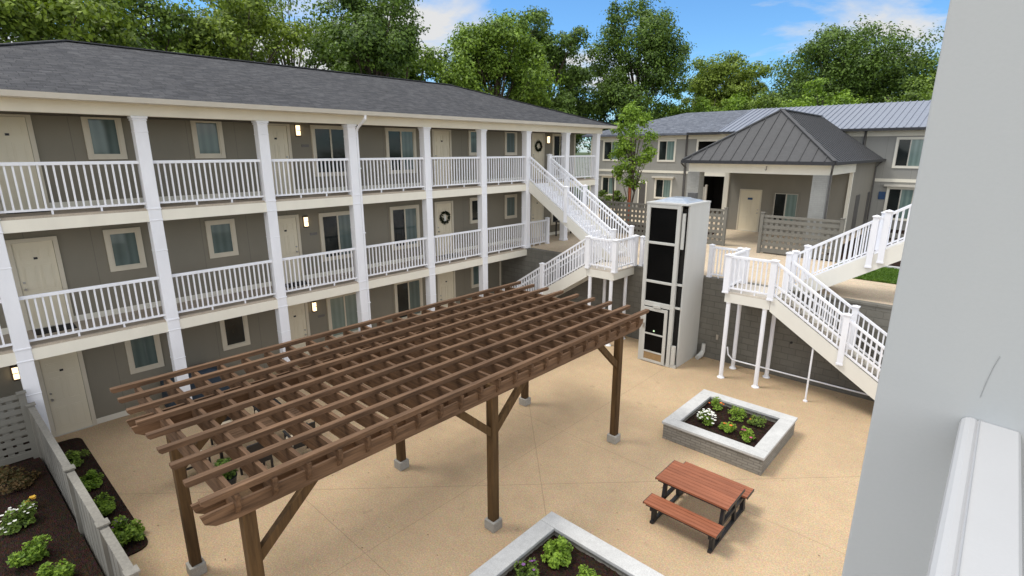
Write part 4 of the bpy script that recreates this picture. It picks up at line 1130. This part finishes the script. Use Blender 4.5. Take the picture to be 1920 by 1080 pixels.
for k in (0, 1): b.bar(Vector(A[k]) + Vector((0, 0, 0.03)), Vector(A[4]) + Vector((0, 0, 0.03)), 0.16, 0.05)
b.bar(Vector(A[4]) + Vector((0, 0, 0.03)), Vector(A[5]) + Vector((0, 0, 0.03)), 0.16, 0.05); b.build('ridge_cap', M['pav_roof'], pr)
b = MB(); b.box(ax0 - 0.02, ax1 + 0.02, ay0 - 0.11, ay0 - 0.005, az - 0.13, az + 0.005); b.box(ax1 + 0.004, ax1 + 0.10, ay0, ay1, az - 0.12, az + 0.003); b.build('gutter', M['drip'], pv)
b = MB(); b.box(ax0 + 0.12, ax1 - 0.12, ay0 + 0.12, 33.9, az - 0.10, az - 0.04); b.build('soffit', M['cream'], pv)
b = MB(); b.box(3.80, 9.55, 23.85, 24.10, 5.90, az - 0.102); b.box(9.30, 9.551, 24.102, 28.45, 5.90, az - 0.103); b.box(3.80, 4.05, 24.102, 33.85, 5.90, az - 0.104)
b.build('beam', M['cream'], pv)
for x0 in (3.78, 8.98):
    b = MB(); b.box(x0, x0 + 0.56, 23.82, 24.36, H2, 5.898); b.build('pillar', M['paintbrick'], pv)
b = MB(); b.box(3.85, 9.40, 28.50, 33.86, H2, az - 0.105); b.box(9.40, 9.42, 28.5, 33.86, H2, az - 0.106); b.build('wall', M['siding_pav'], pv)
for a in ((3.70, 3.95, 28.40, 28.60), (9.36, 9.50, 28.38, 28.52)):
    b = MB(); b.box(*a, H2, 5.895); b.build('corner_trim', M['cream'], pv)
d = door(pv, 4.55, 5.65, H2 + 0.005, H2 + 2.14, 28.50, axis=0, handle_right=True, tw=0.06)
window(pv, 6.20, 7.40, H2 + 0.55, H2 + 2.08, 28.50, 'curt', True, axis=0, cream='siding_pav', tw=0.07)
b = MB(); b.box(4.99, 5.22, 28.44, 28.46, 4.40, 4.50); b.build('door_sign', M['bluesign'], pv)
for y0, y1 in ((30.2, 31.1), (33.0, 33.6)):
    b = MB(); b.box(9.421, 9.435, y0, y1, H2 + 0.3, 4.75); b.build('recess_panel', M['downpipe'], pv)
b = MB(); b.tube([(ax1 - 0.02, ay0 - 0.05, az - 0.10), (ax1 - 0.05, ay0 + 0.0, az - 0.30), (9.62, 23.78, 5.95), (9.62, 23.78, H2)], 0.04, 8); b.build('downspout', M['downpipe'], pv)
b = MB(); b.tube([(ax1 - 0.02, 33.7, az - 0.10), (9.50, 33.6, az - 0.4), (9.50, 33.6, H2)], 0.04, 8); b.build('downspout', M['downpipe'], pv)
b = MB(); b.tube([(ax0 - 0.1, ay0 + 0.1, az - 0.12), (3.60, 23.9, az - 0.35), (3.60, 23.9, H2)], 0.04, 8); b.build('downspout', M['downpipe'], pv)
b = MB(); b.tube([(7.20, 23.85, 6.20), (7.20, 23.78, 6.20), (7.21, 23.76, 6.14), (7.22, 23.77, 6.08), (7.19, 23.79, 6.05), (7.15, 23.79, 6.07)], 0.014, 6); b.build('hook', M['downpipe'], pv)

# ------------------------------------------------------------------ far two-storey building
fb = thing('apartment_building', (3, 37, H2), 'two storey pale grey building at the back of the terrace, behind the pavilion', 'building')
FY = 34.0
BX0, BX1 = -0.35, 1.78
def wallseg(x0, x1): b = MB(); b.box(x0, x1, FY, 43.5, H2, 7.60); b.build('wall', M['siding_x'], fb)
wallseg(-8.55, BX0); wallseg(BX1, 18)
b = MB(); b.box(BX0 - 0.001, BX1 + 0.001, FY + 3.0, FY + 3.1, H2, 7.6); b.box(BX0 + 0.002, BX0 + 0.03, FY + 0.1, FY + 3.0, H2, 7.6); b.box(BX1 - 0.03, BX1 - 0.002, FY + 0.1, FY + 3.0, H2, 7.6)
b.build('breezeway', M['dark'], fb)  # near-black walls put the shade of the passage into the colour
b = MB(); b.box(BX0, BX1, FY + 0.06, FY + 2.9, 5.25, 5.48); b.build('breezeway_floor', M['cream'], fb)
b = MB(); b.box(BX0 - 0.12, BX0, FY - 0.03, FY + 0.1, H2, 7.55); b.box(BX1, BX1 + 0.12, FY - 0.03, FY + 0.1, H2, 7.55); b.box(BX0, BX1, FY - 0.028, FY + 0.05, 7.40, 7.55); b.build('opening_trim', M['cream'], fb)
b = MB(); b.box(BX0 + 0.05, BX0 + 0.50, FY + 0.5, FY + 0.58, H2 + 0.55, H2 + 1.75); newel(b, BX0 + 0.55, FY + 0.5, H2 + 0.5, H2 + 1.85, 0.12); newel(b, BX1 - 0.25, FY + 0.4, H2 + 0.4, H2 + 1.9, 0.12); b.build('stair_guard', M['gutter'], fb)
b = MB(); b.box(-8.57, 18.02, FY - 0.04, FY, 7.56, 7.86); b.box(-8.56, BX0 - 0.13, FY - 0.035, FY, 5.36, 5.52); b.box(BX1 + 0.13, 18, FY - 0.035, FY, 5.26, 5.42)
b.build('trim_band', M['cream'], fb)
b = MB(); b.box(-8.62, -8.50, FY - 0.05, FY + 0.1, H2, 7.56); b.build('corner_trim', M['cream'], fb)
for (a, c, z0, z1) in ((-7.56, -6.1, 6.10, 7.55), (-3.18, -1.88, 6.10, 7.55), (-7.58, -6.33, 3.62, 5.02), (-3.24, -1.95, 3.62, 5.02), (10.12, 11.38, 5.96, 7.50), (5.0, 6.3, 5.96, 7.5), (10.08, 11.34, 3.3, 5.02), (14, 15.3, 5.96, 7.5)):
    window(fb, a, c, z0, z1, FY, 'curt', True, axis=0, cream='cream')
for a in ((9.95, 11.5), (-3.4, -1.8), (-7.7, -6.2)):
    b = MB(); b.box(a[0], a[1], FY - 0.22, FY, 5.03, 5.13); b.build('window_hood', M['gutter'], fb)
b = MB(); b.box(-4.50, -3.82, FY - 0.03, FY, H2, 4.75); b.build('door_frame', M['cream'], fb)
b = MB(); b.box(-4.40, -3.92, FY - 0.05, FY - 0.031, H2, 4.65); b.build('door', M['downpipe'], fb)
b = MB(); b.box(9.75, 10.05, FY - 0.03, FY, 4.35, 4.75); b.build('blue_sign', M['bluesign'], fb)
for x in (-1.12, 8.75):
    b = MB(); b.tube([(x, FY - 0.08, 7.86), (x, FY - 0.08, H2)], 0.06, 8); b.build('downspout', M['downpipe'], fb)
sx = 1.0                                         # shingle roof to the left of this line, metal to the right
fe0, fz, rzz, ryf = FY - 0.55, 7.92, 9.52, 38.9
b = MB(); L0 = -9.1
A = [(L0, fe0, fz), (sx, fe0, fz), (sx, ryf, rzz), (L0 + 5.4, ryf, rzz), (L0, 44.2, fz), (sx, 44.2, fz)]
b.add(A, [(0, 1, 2, 3), (0, 3, 4), (3, 2, 5, 4)]); b.add([(L0, fe0, fz), (sx, fe0, fz), (sx, fe0, fz - 0.12), (L0, fe0, fz - 0.12), (L0, 44.2, fz), (L0, 44.2, fz - .12), (sx, 44.2, fz - .12)], [(0, 3, 2, 1), (0, 4, 5, 3), (3, 5, 6, 2)])
b.build('roof', M['shingle_far'], fb); COL.objects[-1]['label'] = 'blue grey shingle part of the roof'
b = MB()
A = [(sx + 0.003, fe0 - 0.04, fz + 0.03), (18.6, fe0 - 0.04, fz + 0.03), (18.6, ryf, rzz + 0.03), (sx + 0.003, ryf, rzz + 0.03), (18.6, 44.2, fz), (sx + 0.003, 44.2, fz)]
b.add(A, [(0, 1, 2, 3), (3, 2, 4, 5)])
x = sx + 0.1
while x < 18.5:
    b.bar((x, fe0 - 0.04, fz + 0.045), (x, ryf - 0.02, rzz + 0.045), 0.05, 0.05); x += 0.30
mr = b.build('roof', M['metal_roof'], fb); mr['label'] = 'pale ribbed metal part of the roof'
b = MB(); b.box(-0.9, 18.6, fe0 - 0.13, fe0 - 0.045, fz - 0.10, fz + 0.02); b.build('gutter', M['drip'], fb)

# ------------------------------------------------------------------ trees
def crown(rg, centre, rx, ry, rz_, nlobe, per, leaf, lobe_r, up=0.35, hollow=0.45):
    u = rg.normal(size=(nlobe, 3)); u /= np.linalg.norm(u, axis=1, keepdims=True)
    rad = rg.uniform(hollow, 1.0, (nlobe, 1)) ** 0.7
    lc = u * rad * np.array([rx, ry, rz_])
    P, O = [], []
    for c in lc:
        r = lobe_r * rg.uniform(0.6, 1.35); m = 13
        d = rg.normal(size=(m, 3)); d /= np.linalg.norm(d, axis=1, keepdims=True); d[:, 2] *= 0.75
        tw = c + d * r * rg.uniform(0.35, 1.0, (m, 1))               # twig ends of this limb
        n = max(6, int(per * rg.uniform(0.7, 1.3) / m))
        q = rg.normal(size=(m, n, 3)); q /= np.linalg.norm(q, axis=2, keepdims=True); q *= rg.uniform(0.1, 1.0, (m, n, 1)) ** 0.6 * r * np.array([0.50, 0.50, 0.34])
        P.append((tw[:, None] + q).reshape(-1, 3)); O.append((q / (np.linalg.norm(q, axis=2, keepdims=True) + 1e-6) + 0.5 * d[:, None]).reshape(-1, 3))
    P = np.concatenate(P) + np.array(centre); O = np.concatenate(O)
    return P, O, lc + np.array(centre)

def tree(name, x, y, zb, ztop, width, zc, mat, label, cat='tree', nlobe=46, per=170, leaf=0.34, seed=1, lobes=1, trunk_r=0.28, hollow=0.35, group='trees behind the buildings', dz=1.0, lean=0.0):
    rg = np.random.default_rng(seed)
    t = thing(name, (x, y, zb), label, cat, group)
    rz_ = (ztop - zc) * 0.92; rx = width / 2 * 0.92
    P, O, lc = crown(rg, (0, 0, zc - zb), rx, rx, rz_, nlobe, per, leaf, width * 0.165, hollow=hollow)
    keep = P[:, 2] > 1.0
    raw_mesh('crown', leaf_quads(rg, P[keep], leaf, O[keep] * 1.5, 0.45, 0.62), 4, mat, t)
    b = MB(); hh = ztop - zb
    pts = [(0, 0, -0.1)]; cxx = cyy = 0.0
    for k in range(1, 7):
        cxx += rg.normal(0, 0.12) + lean * 0.2; cyy += rg.normal(0, 0.12); pts.append((cxx, cyy, hh * 0.86 * k / 6))
    b.tube(pts, [trunk_r * (1 - 0.14 * k) for k in range(7)], 9)
    for c in lc:                                     # a limb to every clump
        k = int(np.clip((c[2] * 0.62) / (hh * 0.86) * 6, 1, 5)); p0 = Vector(pts[k]); p1 = Vector(c)
        m = p0.lerp(p1, 0.5) + Vector((0, 0, 0.10 * (p1 - p0).length))
        b.tube([p0, m, p1], [trunk_r * 0.34, trunk_r * 0.2, trunk_r * 0.07], 5)
    for v in range(len(b.v)): b.v[v] = (b.v[v][0] + x, b.v[v][1] + y, b.v[v][2] + zb)
    b.build('trunk', M['bark'], t)
    return t
GZ = 2.72
TR = [ # x, y, ztop, width, centre z, leaf kind, label, lobes, per, hollow, seed
    (-15.5, 4.0, 14.6, 8.0, 10.4, 'yellow', 'yellow green leafy tree at the far left behind the shingle roof', 50, 150, 0.3, 2),
    (-18.4, 8.6, 15.6, 8.0, 11.2, 'mid', 'green tree behind the shingle roof, second from the left', 46, 150, 0.3, 3),
    (-19.5, 13.2, 16.0, 8.0, 12.2, 'yellow', 'loose yellow green tree with sky showing through, behind the shingle roof', 36, 130, 0.35, 4),
    (-23.5, 18.6, 19.5, 11.0, 13.6, 'mid', 'open crowned tree with a dark forked trunk behind the shingle roof', 46, 140, 0.4, 5),
    (-15.6, 19.9, 17.2, 7.2, 12.0, 'dark', 'dark dense tree behind the roof ridge, right edge against the sky', 54, 170, 0.25, 6),
    (-20.5, 26.5, 17.0, 7.0, 11.5, 'light', 'small pale green tree between the dark dense tree and the rounded green tree', 44, 150, 0.3, 7),
    (-15.7, 31.2, 16.8, 9.6, 11.0, 'light', 'rounded light green tree behind the end of the shingle roof', 84, 170, 0.3, 8),
    (-16.6, 38.6, 19.0, 8.0, 12.4, 'dark', 'taller dark green tree behind the rounded light green tree', 48, 170, 0.3, 9),
    (-11.4, 44.6, 20.8, 9.6, 12.4, 'dark', 'tall open tree with visible limbs rising above the young tree', 84, 150, 0.3, 10),
    (-7.0, 53.8, 16.4, 8.0, 11.0, 'yellow', 'yellowish round topped tree behind the far roof', 64, 150, 0.3, 11),
    (1.4, 58.6, 17.6, 14.6, 11.4, 'dark', 'broad domed tree behind the pavilion roof', 110, 150, 0.3, 12),
    (9.6, 54.7, 14.2, 6.4, 10.5, 'mid', 'tree at the right, half hidden by the pale grey pillar', 40, 150, 0.3, 13),
    (-13.5, 36.5, 11.6, 4.5, 9.0, 'dark', 'low dark tree filling the gap between roof end and tall open tree', 30, 150, 0.2, 14),
    (-27.5, 12.0, 15.5, 11.0, 10.5, 'olive', 'olive tree in the second row behind the yellow green trees', 50, 140, 0.3, 15),
    (-26.0, 27.0, 16.0, 9.0, 11.5, 'dark', 'dark tree in the second row behind the small pale green tree', 44, 140, 0.3, 16),
]
for x, y, zt, w, zc, lk, lab, nl, per, hol, sd in TR:
    tree('leafy_tree', x, y, GZ, zt, w, zc, LEAF[lk], lab, nlobe=nl, per=int(per * (4.2 if y < 25 else 5.2)), hollow=hol, seed=sd, leaf=0.20 if y < 25 else 0.22)
# hedge row of big bushes behind the far building
HB = [(-12.5, 46.6, 10.6, 5.6, 'dark', 'dark bush at the left end of the row behind the far building'),
      (-9.0, 47.6, 12.3, 5.6, 'bright', 'light green bush right of the young tree behind the far roof'),
      (-5.2, 48.4, 12.6, 6.2, 'bright', 'wide light green bush beneath the yellowish tree'),
      (-1.2, 49.0, 12.0, 6.0, 'mid', 'green bush left of the pavilion roof peak'),
      (2.8, 49.4, 12.3, 6.0, 'bright', 'light green bush right of the pavilion roof peak'),
      (6.8, 50.0, 11.9, 6.0, 'mid', 'green bush above the pale metal roof'),
      (10.6, 50.2, 11.6, 6.0, 'mid', 'green bush at the right end of the row beside the pale grey pillar'),
      (-20.0, 36.0, 10.5, 6.0, 'mid', 'green bush low behind the end of the shingle roof'),
      (-22.0, 31.0, 11.0, 6.0, 'dark', 'dark bush low behind the rounded light green tree')]
for k, (x, y, zt, w, lk, lab) in enumerate(HB):
    tree('tall_bush', x, y, GZ, zt, w, GZ + (zt - GZ) * 0.58, LEAF[lk], lab, 'bush', nlobe=50, per=380, leaf=0.20, seed=40 + k, trunk_r=0.16, hollow=0.3, group='tall bushes behind the far building')
# young tree on the terrace
yt = tree('young_tree', 0.1, 25.0, H2, 9.35, 2.5, 7.1, LEAF['bright'], 'young bright green tree with an orange trunk guard behind the lattice fence', nlobe=50, per=160, leaf=0.12, seed=77, trunk_r=0.05, hollow=0.25, group='young trees')
del yt['group']
b = MB(); b.lathe([(0.075, H2), (0.08, H2 + 0.05), (0.075, 5.05), (0.06, 5.1)], 10, (0.1, 25.0)); b.build('trunk_guard', M['orange'], yt)
b = MB(); b.tube([(-0.9, 25.1, H2), (-0.95, 25.1, 4.6), (-1.05, 25.1, 5.8)], [0.05, 0.04, 0.03], 7)
b.build('stem', M['bark'], yt)
for k, (x, y, lab) in enumerate([(-3.3, 27.5, 'small round bush above the lattice fence, left of the young tree'), (-1.6, 26.2, 'small round bush above the lattice fence, close to the young tree trunk')]):
    tree('round_bush', x, y, H2, 4.75, 1.3, 4.0, LEAF['mid'], lab, 'bush', nlobe=18, per=60, leaf=0.12, seed=90 + k, trunk_r=0.04, group='small bushes behind the lattice fence')

# ------------------------------------------------------------------ near pillar of the photographer's own building
np_ = thing('stucco_pillar', (14.9, 1.35, 0), 'pale grey stucco pillar filling the right edge of the photo, close to the camera', 'pillar')
b = MB(); b.box(14.657, 15.40, 1.10, 1.60, 0.0, 9.5); b.build('shaft', M['pillar'], np_, bevel=0.004)
b = MB(); b.tube([(14.8063, 1.0996, 6.5407), (14.8017, 1.0996, 6.5194), (14.7976, 1.0996, 6.4904), (14.7952, 1.0996, 6.466)], 0.0004, 4); b.build('hairline_crack', M['greycrack'], np_)
hr = thing('balcony_rail', (14.815, 0.3, F3), 'white rail cap with a rounded edge running up to the pale grey stucco pillar', 'railing')
b = MB()
zt = 6.428
b.prism([(14.784, zt - 0.05), (14.7785, zt - 0.043), (14.7775, zt - 0.014), (14.7795, zt - 0.006), (14.784, zt - 0.0015), (14.790, zt + 0.0005), (14.796, zt - 0.0005), (14.7995, zt - 0.003), (14.8005, zt - 0.001), (14.8015, zt + 0.001), (14.8025, zt - 0.001), (14.804, zt - 0.0015), (14.8485, zt - 0.004), (14.852, zt - 0.008), (14.852, zt - 0.05)], 1, -1.2, 1.099)
b.build('rail_cap', M['post_cap'], hr)
b = MB(); b.box(14.80, 14.84, -1.2, 1.098, F3 + 0.10, F3 + 0.14); b.build('bottom_rail', M['white'], hr)
for k in range(18):
    b = MB(); y = -1.1 + k * 0.125; b.box(14.805, 14.835, y - 0.015, y + 0.015, F3 + 0.141, zt - 0.051); b.build('baluster', M['white'], hr)
b = MB(); b.box(14.76, 16.4, -3.0, 1.098, F3 - 0.3, F3); tag(b.build('balcony_slab', M['walkway'], origin=(15.5, -1, F3)), 'concrete balcony floor below the white rail cap in the lower right corner', 'balcony')
